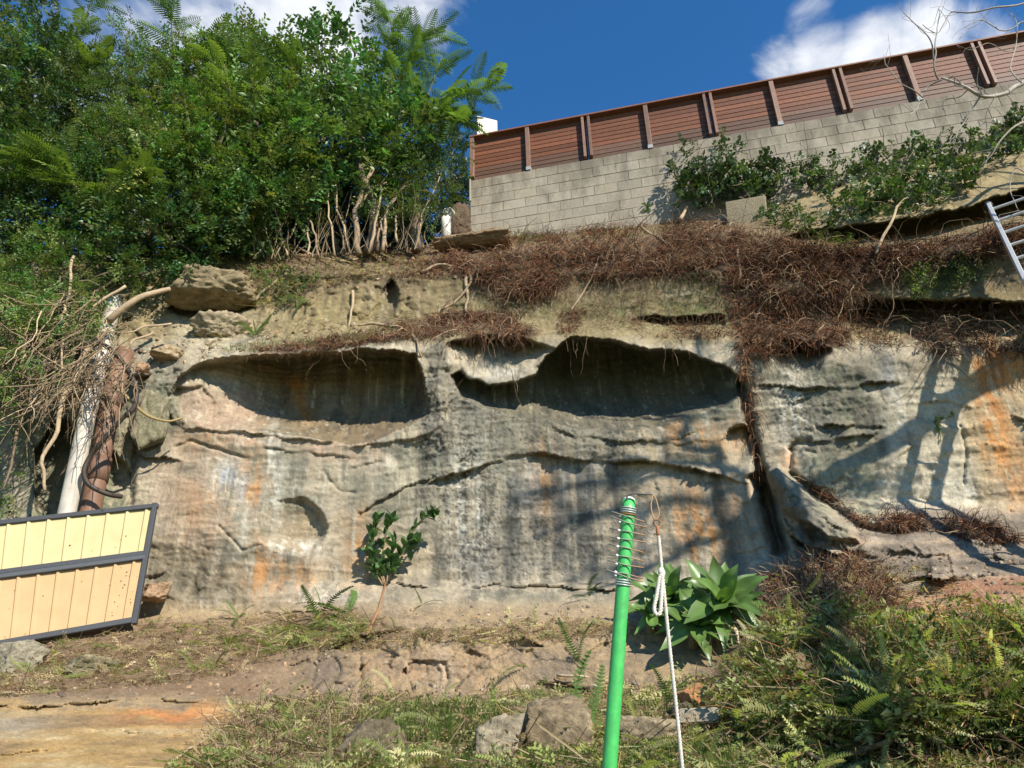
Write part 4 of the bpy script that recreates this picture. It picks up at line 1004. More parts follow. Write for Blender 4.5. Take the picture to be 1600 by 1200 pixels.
def twisted(path, rad, name, col, pitch=.035):
    p = smooth_path(path, 1) if len(path) < 4 else np.asarray(path)
    seg = np.concatenate([[0], np.cumsum(np.linalg.norm(np.diff(p, axis=0), axis=1))]); s = np.linspace(0, seg[-1], max(12, int(seg[-1] / .006)))
    p = np.stack([np.interp(s, seg, p[:, k]) for k in range(3)], 1); t = np.gradient(p, axis=0); t /= np.linalg.norm(t, axis=1)[:, None]
    x = np.cross(t, [0, 1.0, 0]); x /= np.linalg.norm(x, axis=1)[:, None]; y = np.cross(t, x); m = MB()
    for k in range(3):
        a = 2 * math.pi * (s / pitch + k / 3)
        V, Fs = tube(p + rad * .48 * (np.cos(a)[:, None] * x + np.sin(a)[:, None] * y), rad * .56, 5); m.add(V, Fs, np.asarray(col) * (1 - .2 * (np.arange(len(V)) % 5 == 0)[:, None]))
    return m.build(name, MT['rope'], rope, True)
tag(twisted(rp, .0078, 'rope_length', (.60, .54, .46)), kind='stuff')
lp = smooth_path([at(1034, 896, YR - .01), at(1030, 905, YR - .012), at(1026, 930, YR - .012), at(1022, 950, YR - .012), at(1025, 960, YR - .012), at(1031, 958, YR - .014), at(1033, 940, YR - .014), at(1034, 915, YR - .014), at(1035, 898, YR - .012)], 6)
tag(twisted(lp, .0085, 'slack_loop', (.66, .60, .52)), kind='stuff')
V, Fs = tube([at(1033, 888, YR), at(1034, 895, YR - .006), at(1035, 903, YR)], [.009, .015, .009], 9); obj('knot', V, Fs, MT['rope'], rope, True, np.zeros((len(V), 3)) + (.68, .62, .54))

# ------------------------------------------------------------------ leaf and frond templates
def leaf_tri(L, W, fold=.25, droop=.15, base=(0, 0, 0)):
    """a small leaf along +Y: two folded faces each side of the midrib"""
    b = np.asarray(base, float)
    V = np.array([[0, 0, 0], [-W / 2, L * .45, W * fold], [0, L, -L * droop], [W / 2, L * .45, W * fold], [0, L * .5, 0]]) + b
    return V, np.array([[0, 4, 1], [4, 2, 1], [0, 3, 4], [4, 3, 2]])
def leaf_oval(L, W, fold=.2, droop=.2):
    V = []; prof_ = [(0, .05), (.18, .62), (.42, 1.0), (.68, .86), (.88, .45), (1, .03)]
    for t, w_ in prof_:
        z = -L * droop * t * t
        V += [[-W / 2 * w_, L * t, z + fold * W / 2 * w_], [0, L * t, z], [W / 2 * w_, L * t, z + fold * W / 2 * w_]]
    return np.array(V), np.array([[o + a, o + a + 1, o + a + 4, o + a + 3] for o in range(0, 15, 3) for a in (0, 1)])
def leaf_flat(L, W, d, n):
    """cheap two-face leaf pointing along d with normal n"""
    d = d / np.linalg.norm(d); x = np.cross(d, n); x /= np.linalg.norm(x) + 1e-9
    return np.array([[0, 0, 0], -x * W / 2 + d * L * .45 + n * W * .12, d * L, x * W / 2 + d * L * .45 + n * W * .12])
def sprig_template(n, length, L, W, seed, spread=1.0):
    """a twig of small leaves along +Y"""
    r = np.random.default_rng(seed); Vs = []; Fs = []; k = 0
    for i in range(n):
        t = (i + .5) / n; side = 1 if i % 2 else -1
        p = np.array([r.normal() * .02, length * t, r.normal() * .02 - .1 * length * t * t])
        d = np.array([side * spread * r.uniform(.5, 1.1), r.uniform(.3, 1.0), r.uniform(-.35, .45)])
        nn = np.array([r.normal() * .4, r.normal() * .4, 1.0]); nn /= np.linalg.norm(nn)
        s = r.uniform(.75, 1.2)
        V = leaf_flat(L * s, W * s, d, nn) + p; Vs.append(V); Fs += [[k, k + 2, k + 1], [k, k + 3, k + 2]]; k += 4
    w_ = .0035
    Vs.append(np.array([[-w_, 0, 0], [w_, 0, 0], [0, length, -.1 * length]])); Fs.append([k, k + 1, k + 2])
    return np.concatenate(Vs), [np.array(Fs)]
def bipinnate_template(seed, length=.54, pairs=15, pin=.14):
    """feathery frond: paired pinnae along an arching rachis"""
    r = np.random.default_rng(seed); Vs = []; Fs = []; k = 0
    for i in range(pairs):
        t = .10 + .90 * i / (pairs - 1)
        o = np.array([0, length * t, -.34 * length * t * t])
        pl = pin * (math.sin(math.pi * (.16 + .76 * t)) ** .7) * r.uniform(.85, 1.1)
        for side in (-1, 1):
            d = np.array([side * .95, .40 + .35 * t, -.18 + r.normal() * .10]); d /= np.linalg.norm(d)
            e = np.array([-side * d[1] * 0, 1, 0]) * .0130
            q = np.array([0, 0, -.035 * pl / pin])
            Vs.append(np.array([o - e * .5, o + d * pl * .5 - e, o + d * pl + q - e * .5, o + d * pl + q + e * .4, o + d * pl * .5 + e, o + e * .5])); Fs.append([k, k + 1, k + 4, k + 5]); Fs.append([k + 1, k + 2, k + 3, k + 4]); k += 6
    w_ = .004
    Vs.append(np.array([[-w_, 0, 0], [w_, 0, 0], [0, length, -.34 * length]])); F3 = [[k, k + 1, k + 2]]
    return np.concatenate(Vs), [np.array(Fs), np.array(F3)]
def fern_template(seed, length=.6, pairs=20, pin=.07, arch=.45, curl=0.0):
    r = np.random.default_rng(seed); Vs = []; F4 = []; k = 0
    def sp(t): return np.array([curl * math.sin(2.2 * t) * length * .3, length * t * (1 - .15 * arch * t), length * arch * (.8 * t - 1.1 * t * t)])
    for i in range(pairs):
        t = .10 + .90 * i / pairs; o = sp(t)
        pl = pin * min(1, (t + .1) * 3.2) * (1.06 - t) ** .45 * r.uniform(.85, 1.1)
        for side in (-1, 1):
            d = np.array([side, .22 + .3 * t, r.normal() * .12 - .15]); d /= np.linalg.norm(d); e = np.array([0, 1, 0]) * length / pairs * .36
            Vs.append(np.array([o - e, o + d * pl * .7 - e * .7, o + d * pl, o + e])); F4.append([k, k + 1, k + 2, k + 3] if side > 0 else [k, k + 3, k + 2, k + 1]); k += 4
    pts = [sp(t) for t in np.linspace(0, 1, 6)]
    for a, b in zip(pts[:-1], pts[1:]):
        w_ = .004; Vs.append(np.array([a - [w_, 0, 0], a + [w_, 0, 0], b + [w_ * .7, 0, 0], b - [w_ * .7, 0, 0]])); F4.append([k, k + 1, k + 2, k + 3]); k += 4
    return np.concatenate(Vs), [np.array(F4)]
SPRIG = [sprig_template(22, .38, .070, .037, k) for k in range(4)]
SPRIG_FINE = [sprig_template(26, .30, .044, .024, 10 + k) for k in range(3)]
SPRIG_BIG = [sprig_template(12, .34, .105, .055, 20 + k) for k in range(3)]
BIPIN = [bipinnate_template(k) for k in range(3)]
FERN = [fern_template(k, .6, 18, .075, .45, c) for k, c in ((1, .0), (2, .5), (3, -.5))]
FLATFERN = [fern_template(k + 10, .6, 17, .070, .10, c) for k, c in ((1, .3), (2, -.6), (3, .8))]

PXM = 1150.0
def crown(blobs, n_per_m3, tm, col, r, size=1.0, jit=.22, shell=.35, thr=-.0, droop=0.0, nfreq=1.9, hang=.35):
    """leafy sprigs through a union of balls; noise opens gaps; returns an MB"""
    m = MB()
    for (px, py, rp, Y) in blobs:
        c = at(px, py, Y); zc = (c - EYE) @ CF; rad = rp * zc / PXM
        n = int(n_per_m3 * rad ** 2 * 5)
        d = r.normal(size=(n, 3)); d /= np.linalg.norm(d, axis=1)[:, None]
        rr_ = rad * (shell + (1.04 - shell) * r.random(n) ** .6)
        P = c + d * rr_[:, None] * np.array([1, .9, 1])
        g = fbm(P, nfreq * 1.25, 3, .5, 91)
        P = P + d * (.22 * g * rad)[:, None]
        k = g > thr + .10 + r.normal(size=n) * .05
        P, d, g = P[k], d[k], g[k]
        D = d * .8 + r.normal(size=P.shape) * .55 + np.array([0, -.12, .25 - hang])
        Rm = basis(D, r.normal(size=len(P)) * .5, r)
        big = fbm(P, .9, 2, .5, 33)
        tint = np.clip(1 + .45 * big + r.normal(size=len(P)) * .18, .45, 1.7)[:, None]
        cc = np.asarray(col) * tint
        cc[:, 0] *= 1 + .25 * r.normal(size=len(P)).clip(-1.5, 2)
        for t in range(len(tm)):
            s = np.arange(len(P)) % len(tm) == t
            if s.any(): m.add(*scatter(tm[t], P[s], Rm[s], size * r.uniform(.75, 1.25, s.sum()), cc[s], jit, r))
    return m
def limb(m, pts, r0, r1, col, n=7, wob_=.0, seed=0):
    p = smooth_path(pts, 5)
    if wob_: p = p + wob_ * np.stack([fbm(p, 2.5, 2, .5, seed + j * 7) for j in range(3)], 1)
    V, Fs = tube(p, np.linspace(r0, r1, len(p)), n)
    m.add(V, Fs, np.clip(np.asarray(col) * (1 + .3 * fbm(V, 7, 2)[:, None]), .01, .8))
    return p
BARK = (.15, .11, .075); PALE = (.36, .27, .17)

def tree(name, label, blobs, tm, dens, col, trunk, seed, group=None, cat='tree', **kw):
    r = np.random.default_rng(seed)
    base = trunk[0][0]
    e = empty(name, base, label, cat, group)
    m = MB()
    for pts, r0, r1, c in [(t, a, b, cc) for (t, a, b, cc) in [(tr, *rest) for tr, *rest in trunk_list(trunk)]]:
        limb(m, pts, r0, r1, c, 7, .05, seed)
    top = trunk[0][-1]
    for (px, py, rp, Y) in blobs[::1]:
        c = at(px, py, Y)
        limb(m, [top, (top + c) / 2 + np.array([0, 0, .15]), c], .045, .012, BARK, 5, .08, seed + int(px))
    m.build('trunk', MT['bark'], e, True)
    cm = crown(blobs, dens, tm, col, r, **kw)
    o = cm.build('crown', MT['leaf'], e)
    return e
def trunk_list(trunk):
    return [(t, .085 if i == 0 else .05, .05 if i == 0 else .03, BARK) for i, t in enumerate(trunk)]
def tr(*pts): return [at(px, py, Y) for px, py, Y in pts]

Yv = 9.7
tree('privet_tree', 'dark small-leaved tree at the picture edge, tallest of the cliff-top greenery', [(10, 40, 95, Yv), (66, 125, 70, Yv - .3), (10, 170, 95, Yv - .3), (-90, 90, 120, Yv), (-60, 260, 100, Yv), (60, 230, 80, Yv)],
     SPRIG, 165, (.068, .115, .032), [tr((-40, 420, 9.8), (-20, 330, 9.8), (0, 220, 9.8))], 101, 'dense trees on the cliff top')
tree('privet_tree', 'small-leaved tree beneath the sky gap with a rounded top', [(215, 105, 45, Yv), (160, 160, 70, Yv - .2), (225, 170, 80, Yv - .3), (265, 120, 60, Yv - .1), (150, 235, 75, Yv - .5), (240, 250, 80, Yv - .5), (200, 52, 20, Yv)],
     SPRIG_FINE, 230, (.110, .165, .042), [tr((150, 420, 9.9), (170, 330, 9.8), (200, 210, 9.8))], 103, 'dense trees on the cliff top')
tree('privet_tree', 'bright leafy tree in the middle of the greenery between the two clumps of feathery fronds', [(330, 130, 70, Yv), (335, 225, 90, Yv - .4), (410, 120, 62, Yv), (420, 205, 85, Yv - .4), (290, 300, 75, Yv - .6), (400, 290, 70, Yv - .5), (370, 85, 40, Yv)],
     SPRIG, 175, (.130, .200, .042), [tr((330, 410, 9.9), (340, 320, 9.8), (370, 200, 9.8))], 105, 'dense trees on the cliff top')
STEM_TREE = tree('privet_tree', 'multi-stemmed tree with upright leafy shoots above bare stems beside the vent pipe', [(480, 120, 58, Yv), (540, 85, 45, Yv), (520, 185, 80, Yv - .3), (590, 135, 55, Yv), (600, 195, 62, Yv - .3), (570, 245, 60, Yv - .4), (640, 215, 52, Yv - .2), (470, 235, 72, Yv - .5), (545, 45, 22, Yv), (505, 70, 26, Yv), (440, 100, 28, Yv)],
     SPRIG_BIG, 120, (.105, .180, .044), [tr((575, 395, 9.45), (585, 330, 9.5), (560, 260, 9.6), (560, 200, 9.8)), tr((590, 395, 9.45), (600, 340, 9.5), (640, 275, 9.6))], 107, 'dense trees on the cliff top', nfreq=1.8, thr=-.05)
tree('shrub', 'fine-leaved shrub leaning out over the bare stems near the wall corner', [(655, 285, 46, Yv - .1), (615, 300, 42, Yv - .3), (645, 335, 34, Yv - .2), (680, 240, 34, Yv), (690, 320, 26, Yv), (600, 260, 40, Yv - .2)],
     SPRIG_FINE, 210, (.110, .165, .040), [tr((650, 392, 9.5), (650, 350, 9.6), (650, 300, 9.7))], 109, None, 'shrub')
tree('shrub', 'shaded bluish green shrub behind the end of the fence', [(705, 262, 34, 12.2), (718, 300, 28, 12.2), (700, 225, 26, 12.2), (690, 300, 34, 12.4), (722, 335, 24, 12.0)],
     SPRIG, 190, (.034, .062, .034), [tr((705, 380, 12.2), (706, 330, 12.2), (706, 280, 12.2))], 111, None, 'shrub')
tree('shrub', 'wide dark bush spreading low over the cliff edge under the tall trees', [(60, 300, 85, 9.3), (150, 335, 82, 9.2), (235, 365, 70, 9.1), (320, 350, 62, 9.2), (400, 330, 60, 9.2), (300, 395, 40, 9.0), (-40, 340, 90, 9.2), (440, 300, 50, 9.3)],
     SPRIG, 165, (.075, .130, .036), [tr((200, 430, 9.4), (210, 400, 9.4), (220, 370, 9.4))], 113, None, 'bush', thr=-.08)
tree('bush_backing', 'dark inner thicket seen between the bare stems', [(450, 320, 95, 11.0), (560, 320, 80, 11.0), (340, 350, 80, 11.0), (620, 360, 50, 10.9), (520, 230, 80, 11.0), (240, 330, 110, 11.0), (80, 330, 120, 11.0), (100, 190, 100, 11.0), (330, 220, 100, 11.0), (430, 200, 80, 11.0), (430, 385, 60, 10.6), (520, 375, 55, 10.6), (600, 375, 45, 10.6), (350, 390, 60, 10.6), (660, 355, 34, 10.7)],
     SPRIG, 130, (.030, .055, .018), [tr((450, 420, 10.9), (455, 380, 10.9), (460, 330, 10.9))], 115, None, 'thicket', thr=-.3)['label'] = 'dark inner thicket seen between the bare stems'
bpy.data.objects['bush_backing'].name = 'thicket'
tree('hanging_shrub', 'leafy creeper tumbling down the cliff over dry branches beside the white pipe', [(30, 420, 75, 8.6), (100, 430, 60, 8.5), (170, 425, 44, 8.7), (30, 500, 66, 8.2), (115, 485, 46, 8.2), (60, 550, 44, 8.05), (-40, 480, 80, 8.3), (-20, 570, 60, 8.1), (105, 540, 30, 8.0), (10, 770, 30, 8.0), (-30, 640, 50, 8.0), (230, 420, 30, 9.0)],
     SPRIG_FINE, 230, (.115, .175, .042), [tr((60, 400, 9.3), (50, 450, 9.0), (40, 520, 8.8))], 117, None, 'creeper', hang=.9)

# feathery young trees: arching stems carrying bipinnate fronds
def feather(label, stems, col, seed, n_f=11, size=1.0):
    r = np.random.default_rng(seed)
    e = empty('feathery_tree', stems[0][0], label, 'tree', 'feathery-leaved trees among the cliff-top greenery')
    m = MB(); f = MB()
    for pts in stems:
        p = limb(m, pts, .035, .008, (.11, .12, .05), 6)
        K = len(p)
        for k in range(K):
            if k / K < .25: continue
            t = k / K
            tg = p[min(k + 1, K - 1)] - p[max(k - 1, 0)]; tg /= np.linalg.norm(tg)
            for q in range(max(1, n_f // 4)):
                d = tg * (.4 + .8 * t) + r.normal(size=3) * .75 + np.array([0, -.15, .1]); d[2] = d[2] * .5
                P = p[k][None]; s = size * r.uniform(.8, 1.25)
                f.add(*scatter(BIPIN[r.integers(3)], P, basis(d[None], None, r), s, np.asarray(col) * r.uniform(.75, 1.25), .08, r))
    m.build('trunk', MT['bark'], e, True); f.build('crown', MT['fern'], e)
JC = (.105, .175, .036)
feather('feathery-leaved tree whose fronds arch out into the blue sky towards the fence',
        [tr((600, 300, 9.6), (620, 200, 9.5), (640, 110, 9.4), (655, 60, 9.3)), tr((610, 280, 9.6), (640, 190, 9.5), (700, 150, 9.3), (765, 135, 9.1)), tr((600, 220, 9.6), (615, 120, 9.5), (612, 45, 9.4), (605, 15, 9.4)), tr((620, 250, 9.6), (660, 170, 9.4), (690, 90, 9.3)),
         tr((625, 240, 9.6), (660, 190, 9.5), (690, 180, 9.4), (715, 190, 9.3)), tr((600, 180, 9.6), (640, 90, 9.4), (675, 50, 9.4))], JC, 201, 11)
feather('feathery-leaved tree rising behind the bright leafy tree with one stem against the sky', [tr((300, 260, 9.3), (290, 160, 9.2), (270, 70, 9.2), (268, 10, 9.2)), tr((330, 220, 9.2), (340, 120, 9.1), (320, 50, 9.1)), tr((380, 240, 9.1), (400, 150, 9.0), (390, 80, 9.0)), tr((420, 220, 9.1), (440, 150, 8.9), (470, 110, 8.9)), tr((330, 260, 9.1), (360, 170, 8.9), (350, 100, 8.9))], (.115, .175, .034), 203, 9)
feather('feathery-leaved tree at the cloud gap with a stem leaning across the sky', [tr((60, 170, 9.4), (90, 100, 9.3), (125, 40, 9.2), (150, -10, 9.2)), tr((80, 160, 9.3), (130, 110, 9.2), (150, 90, 9.1))], (.11, .165, .035), 205, 9)
feather('low spray of feathery fronds in front of the dark trees', [tr((150, 330, 8.7), (110, 285, 8.6), (60, 255, 8.5), (20, 240, 8.5)), tr((150, 330, 8.7), (180, 290, 8.5), (220, 275, 8.5)), tr((140, 320, 8.7), (100, 270, 8.5), (90, 245, 8.5))], (.12, .175, .034), 207, 8, .9)

# bare stems under the trees
r_ = np.random.default_rng(41)
stem_px = [((560, 398), (556, 330), (582, 262), .055), ((596, 392), (604, 330), (640, 275), .035), ((578, 394), (590, 320), (612, 240), .022), ((606, 390), (600, 340), (616, 300), .02), ((545, 395), (530, 330), (520, 270), .02),
           ((520, 398), (516, 340), (514, 300), .018), ((500, 398), (488, 350), (455, 310), .02), ((480, 398), (478, 350), (500, 290), .016), ((622, 378), (618, 345), (614, 322), .02), ((590, 380), (598, 350), (600, 330), .018), ((648, 384), (655, 350), (690, 270), .014),
           ((452, 400), (440, 360), (420, 300), .016), ((430, 402), (460, 350), (470, 300), .014), ((400, 402), (396, 350), (400, 300), .016)]
for k, (a, b, c, rad) in enumerate(stem_px):
    m = MB(); Yb = 9.25 + .15 * r_.random()
    limb(m, [at(*a, Yb), at(*b, Yb + .05), at(*c, Yb + .2)], rad, rad * .55, PALE if k % 3 else (.27, .20, .13), 7, .06, k)
    if rad > .03: limb(m, [at(*b, Yb + .05), at(b[0] + 20, b[1] - 30, Yb), at(b[0] + 46, b[1] - 44, Yb)], rad * .5, rad * .2, PALE, 6, .05, k)
    o = m.build('bare_stem', MT['bark'], STEM_TREE, True)
    if k == 0: o['label'] = 'thickest pale stem, sawn off at its top'

# long sticks lying along the cliff edge
sticks = [([(352, 372, 9.0), (400, 372, 8.95), (440, 380, 8.9), (500, 402, 8.85), (555, 412, 8.8)], .030, 'long bent pale branch lying along the cliff edge below the stems'),
          ([(540, 408, 9.0), (600, 400, 9.1), (660, 385, 9.2), (700, 374, 9.3)], .020, 'thin branch running along the cliff edge to the vent pipe'),
          ([(165, 505, 8.3), (205, 475, 8.3), (240, 458, 8.4), (265, 452, 8.5)], .050, 'thick pale broken branch pointing away from the top of the white pipe'),
          ([(400, 470, 8.8), (415, 450, 8.8), (440, 430, 8.9), (470, 415, 8.9)], .024, 'pale branch stub angled over the yellow boulder'),
          ([(660, 425, 8.75), (690, 414, 8.6), (722, 420, 8.55), (735, 436, 8.5), (722, 462, 8.5), (690, 482, 8.6)], .026, 'curved pale root looping out of the upper rock layer'),
          ([(728, 432, 8.6), (730, 460, 8.6), (728, 486, 8.6)], .028, 'straight pale root beside the looping root'),
          ([(552, 455, 8.95), (550, 480, 8.9), (546, 510, 8.85)], .024, 'short upright stick on the ledge between boulder and rock joint'),
          ([(560, 508, 8.75), (590, 506, 8.65), (625, 512, 8.55), (648, 528, 8.4), (656, 555, 8.35), (658, 585, 8.4)], .018, 'thin root crossing the ledge and dropping into the hollow'),
          ([(1152, 385, 7.9), (1156, 420, 7.8), (1152, 445, 7.75)], .022, 'bright bare root standing out of the brown root mat'),
          ([(890, 490, 8.55), (910, 460, 8.5), (930, 420, 8.5), (936, 400, 8.6)], .014, 'thin straight root slanting across the mossy rock layer'),
          ([(1000, 352, 9.4), (1030, 375, 9.2), (1045, 385, 9.1)], .014, 'thin pale twig resting on the soil below the wall'),
          ([(1062, 345, 9.3), (1068, 335, 9.4), (1074, 325, 9.5)], .035, 'short cut stump poking up at the foot of the block wall'),
          ([(1098, 362, 9.0), (1120, 352, 9.1), (1140, 345, 9.1)], .018, 'pale stick lying on the root mat under the concrete slab'),
          ([(1370, 395, 7.5), (1400, 330, 7.6), (1415, 310, 7.8), (1440, 305, 8.0)], .020, 'curved bare vine stem hanging through the ivy'),
          ([(260, 1196, 4.8), (300, 1170, 4.95), (360, 1130, 5.3)], .010, 'thin straw stick on the orange rock edge'),
          ([(470, 1096, 6.0), (540, 1100, 5.9), (615, 1104, 5.8), (645, 1106, 5.8)], .016, 'long straight dry stalk across the grassy bank'),
          ([(505, 1160, 5.1), (560, 1110, 5.6), (590, 1090, 5.9)], .012, 'dry stalk slanting up through the grass'),
          ([(870, 1056, 5.6), (910, 1058, 5.6), (950, 1057, 5.6)], .012, 'thin dry twig behind the green pole'),
          ([(1230, 1150, 4.4), (1260, 1180, 4.2), (1286, 1196, 4.1)], .014, 'bent pale stick on the lawn by the cuttings'),
          ([(1290, 1190, 4.1), (1330, 1172, 4.2), (1380, 1156, 4.3), (1390, 1154, 4.3)], .016, 'pale forked stick at the front of the cuttings pile'),
          ([(1262, 1070, 4.6), (1280, 1060, 4.6), (1290, 1055, 4.6)], .020, 'short thick cut stick in the shaded cuttings'),
          ([(1475, 1080, 4.2), (1490, 1072, 4.2), (1500, 1064, 4.2)], .026, 'stubby pale cut branch in the bright cuttings'),
          ([(1130, 850, 6.6), (1170, 1060, 5.0), (1200, 1050, 5.0)], .0, ''),
          ([(1570, 1062, 4.1), (1600, 1050, 4.1), (1640, 1036, 4.2)], .012, 'thin pale twig at the picture edge on the cuttings')]
for pts, rad, lab in sticks:
    if not lab: continue
    P = np.array([at(*p) for p in pts])
    px_, py_ = np.array([p[0] for p in pts], float), np.array([p[1] for p in pts], float)
    ys = sheet_Y(px_, np.clip(py_, top_line(px_) + 2, 1240)) - rad * 1.2 - .015
    if lab.startswith(('short cut', 'curved bare vine', 'thick pale')): ys = np.array([p[2] for p in pts])
    if py_.min() > 1040 and px_.min() > 1100: ys = ys - .10
    P = at(px_, py_, ys)
    m = MB(); limb(m, P, rad, rad * .6, PALE if rad > .013 else (.40, .31, .20), 7, .03, int(px_[0]))
    tag(m.build('stick', MT['bark'], None, True, loc=P[0]), lab, 'stick')

# ------------------------------------------------------------------ tangle of dry branches at the left
r_ = np.random.default_rng(43)
n = 430
bx = r_.uniform(-60, 165, n) ; by = r_.uniform(450, 600, n) + np.clip(100 - bx, 0, 160) * .5
P = at(bx, by, 8.25 + r_.normal(size=n) * .22)
D = np.stack([-.55 + r_.normal(size=n) * .55, -.1 + r_.normal(size=n) * .35, -.75 + r_.normal(size=n) * .55], 1)
m = MB(); cc = np.array(PALE) * r_.uniform(.45, 1.25, (n, 1))
m.add(*strands(P, D, r_.uniform(.4, 1.3, n), r_.uniform(.004, .012, n), 8, .10, .26, 4, cc, r_))
tag(m.build('dry_branches', MT['root'], None, True), 'tangle of dry broken branches hanging beside the white pipe', kind='stuff')
big = [([(160, 520, 8.1), (110, 590, 8.05), (90, 660, 8.0), (72, 715, 8.0), (66, 770, 8.0)], .035, 'thick dry branch hanging straight down inside the dead tangle'),
       ([(112, 400, 8.3), (108, 460, 8.1), (95, 520, 8.0), (100, 600, 8.0)], .022, 'dry branch crossing the creeper leaves above the tangle'),
       ([(192, 450, 8.2), (150, 478, 8.1), (110, 500, 8.1), (95, 520, 8.1)], .020, 'thin dry branch reaching left from the broken branch'),
       ([(264, 508, 8.5), (230, 512, 8.3), (200, 522, 8.2), (170, 515, 8.2)], .016, 'curved dry twig sticking out past the boulders'),
       ([(242, 518, 8.4), (215, 532, 8.3), (196, 545, 8.2)], .018, 'forked dry twig above the hose loop'),
       ([(30, 520, 8.1), (40, 580, 8.0), (55, 632, 8.0)], .020, 'straight dry stick leaning in the dead tangle')]
for pts, rad, lab in big:
    m = MB(); P = tr(*pts); limb(m, P, rad, rad * .5, PALE, 7, .06, int(pts[0][0]))
    tag(m.build('dead_branch', MT['bark'], None, True, loc=P[0]), lab, 'branch')

# dry vines draped over the pipes
r_ = np.random.default_rng(47); n = 70
P = at(r_.uniform(120, 215, n), r_.uniform(500, 600, n), 7.95 + r_.normal(size=n) * .06)
m = MB(); m.add(*strands(P, np.stack([r_.normal(size=n) * .6 - .2, -.1 + r_.normal(size=n) * .2, -.9 + r_.normal(size=n) * .3], 1), r_.uniform(.5, 1.5, n), r_.uniform(.004, .010, n), 9, .12, .28, 4, np.array([.26, .19, .12]) * r_.uniform(.5, 1.3, (n, 1)), r_))
tag(m.build('dry_vines', MT['root'], None, True), 'dry vine stems draped over the two pipes', kind='stuff')

r_ = np.random.default_rng(49); n = 90
x = r_.uniform(380, 670, n); P = at(x, 404 - (x - 380) * .06 + r_.normal(size=n) * 3, 9.2 + r_.random(n) * .5)
m = MB(); m.add(*strands(P, np.stack([r_.normal(size=n) * .35, r_.normal(size=n) * .3, np.ones(n)], 1), r_.uniform(.5, 1.5, n), r_.uniform(.004, .011, n), 8, -.02, .13, 4, np.array([.28, .21, .13]) * r_.uniform(.4, 1.2, (n, 1)), r_))
tag(m.build('thin_stems', MT['root'], None, True), 'thicket of thin dry stems under the trees', kind='stuff')

# ------------------------------------------------------------------ root mats and hanging roots
r_ = np.random.default_rng(51)
def in_poly(poly, n, r):
    xs = [p[0] for p in poly]; ys = [p[1] for p in poly]; X = []; Y = []
    while sum(map(len, X)) < n:
        x = r.uniform(min(xs), max(xs), n * 2); y = r.uniform(min(ys), max(ys), n * 2); k = inside(x, y, poly); X.append(x[k]); Y.append(y[k])
    return np.concatenate(X)[:n], np.concatenate(Y)[:n]
RED = np.array([[.19, .082, .042], [.125, .055, .032], [.27, .125, .06], [.06, .036, .026], [.10, .05, .03], [.33, .225, .135], [.17, .115, .08]])
def mat_of_roots(poly, n, L, rad, label, droop=.35, pal=RED, out=.5, curl=.5, K=5, name='root_mat', up=.0, off=.02, sides=3):
    x, y = in_poly(poly, n * 2, r_)
    g_ = fbm(np.stack([x / 55, y / 34, 0 * x + 5], -1), 1, 4, .6); k_ = np.argsort(-(g_ + r_.normal(size=len(x)) * .30))[:n]; x, y = x[k_], y[k_]
    P = on_sheet(x, y) + np.array([0, -off, 0])
    D = r_.normal(size=(n, 3)) * .7 + np.array([.0, -out, up - .15])
    cc = pal[r_.integers(len(pal), size=n)] * r_.uniform(.6, 1.4, (n, 1))
    m = MB(); m.add(*strands(P, D, L * r_.uniform(.4, 1.3, n), rad * r_.uniform(.5, 1.4, n), K, droop, curl, sides, cc, r_))
    return tag(m.build(name, MT['root'], None, True), label, kind='stuff')
mat_of_roots([(690, 372), (800, 372), (950, 356), (1050, 347), (1150, 350), (1150, 410), (1050, 428), (900, 440), (840, 466), (780, 462), (740, 430), (690, 410)], 8200, .30, .0040, 'reddish brown mat of matted roots along the cliff edge under the block wall')
mat_of_roots([(1130, 352), (1230, 376), (1330, 390), (1450, 380), (1560, 355), (1640, 345), (1640, 385), (1560, 400), (1470, 408), (1400, 432), (1330, 440), (1240, 440), (1150, 420)], 6000, .30, .0040, 'reddish root mat continuing under the ivy ledge')
mat_of_roots([(1135, 420), (1330, 430), (1340, 470), (1320, 540), (1260, 548), (1200, 560), (1150, 545), (1145, 480)], 3600, .32, .0036, 'curtain of dark red roots beside the vertical crack', .5)
mat_of_roots([(640, 500), (720, 486), (800, 492), (830, 520), (790, 540), (720, 522), (640, 528)], 2000, .26, .0036, 'brown roots spilling over the lip between the two hollows', .5)
mat_of_roots([(390, 545), (450, 538), (560, 520), (640, 500), (640, 526), (560, 540), (450, 552)], 1300, .16, .0035, 'thin line of roots and soil along the ledge above the first hollow', .3)
TAN = np.array([[.28, .20, .12], [.19, .13, .08], [.36, .27, .17], [.13, .085, .055]])
mat_of_roots([(840, 430), (1130, 425), (1135, 500), (1090, 520), (900, 515), (780, 490), (760, 460)], 2600, .26, .0022, 'fine pale root hairs over the mossy rock layer', .55, TAN, .12, .3, 5, 'root_hairs', 0, .008)
mat_of_roots([(870, 488), (920, 482), (900, 520), (870, 520)], 350, .2, .003, 'small clump of dark roots on the mossy rock layer', .4)
mat_of_roots([(980, 500), (1130, 500), (1150, 530), (1000, 528)], 700, .18, .003, 'dark roots under the overhanging rock layer', .6, RED, .3)
mat_of_roots([(1330, 470), (1560, 470), (1640, 480), (1640, 560), (1500, 545), (1340, 540)], 2600, .28, .0035, 'dark roots and twigs hanging in the shaded recess near the ladder', .45, np.concatenate([RED, TAN[:2] * .7]))
mat_of_roots([(1330, 430), (1420, 425), (1380, 470), (1330, 470), (1200, 450)], 900, .24, .0025, 'pale fine roots brushing down over the rock beside the moss', .6, TAN, .15, .25, 5, 'root_hairs', 0, .008)
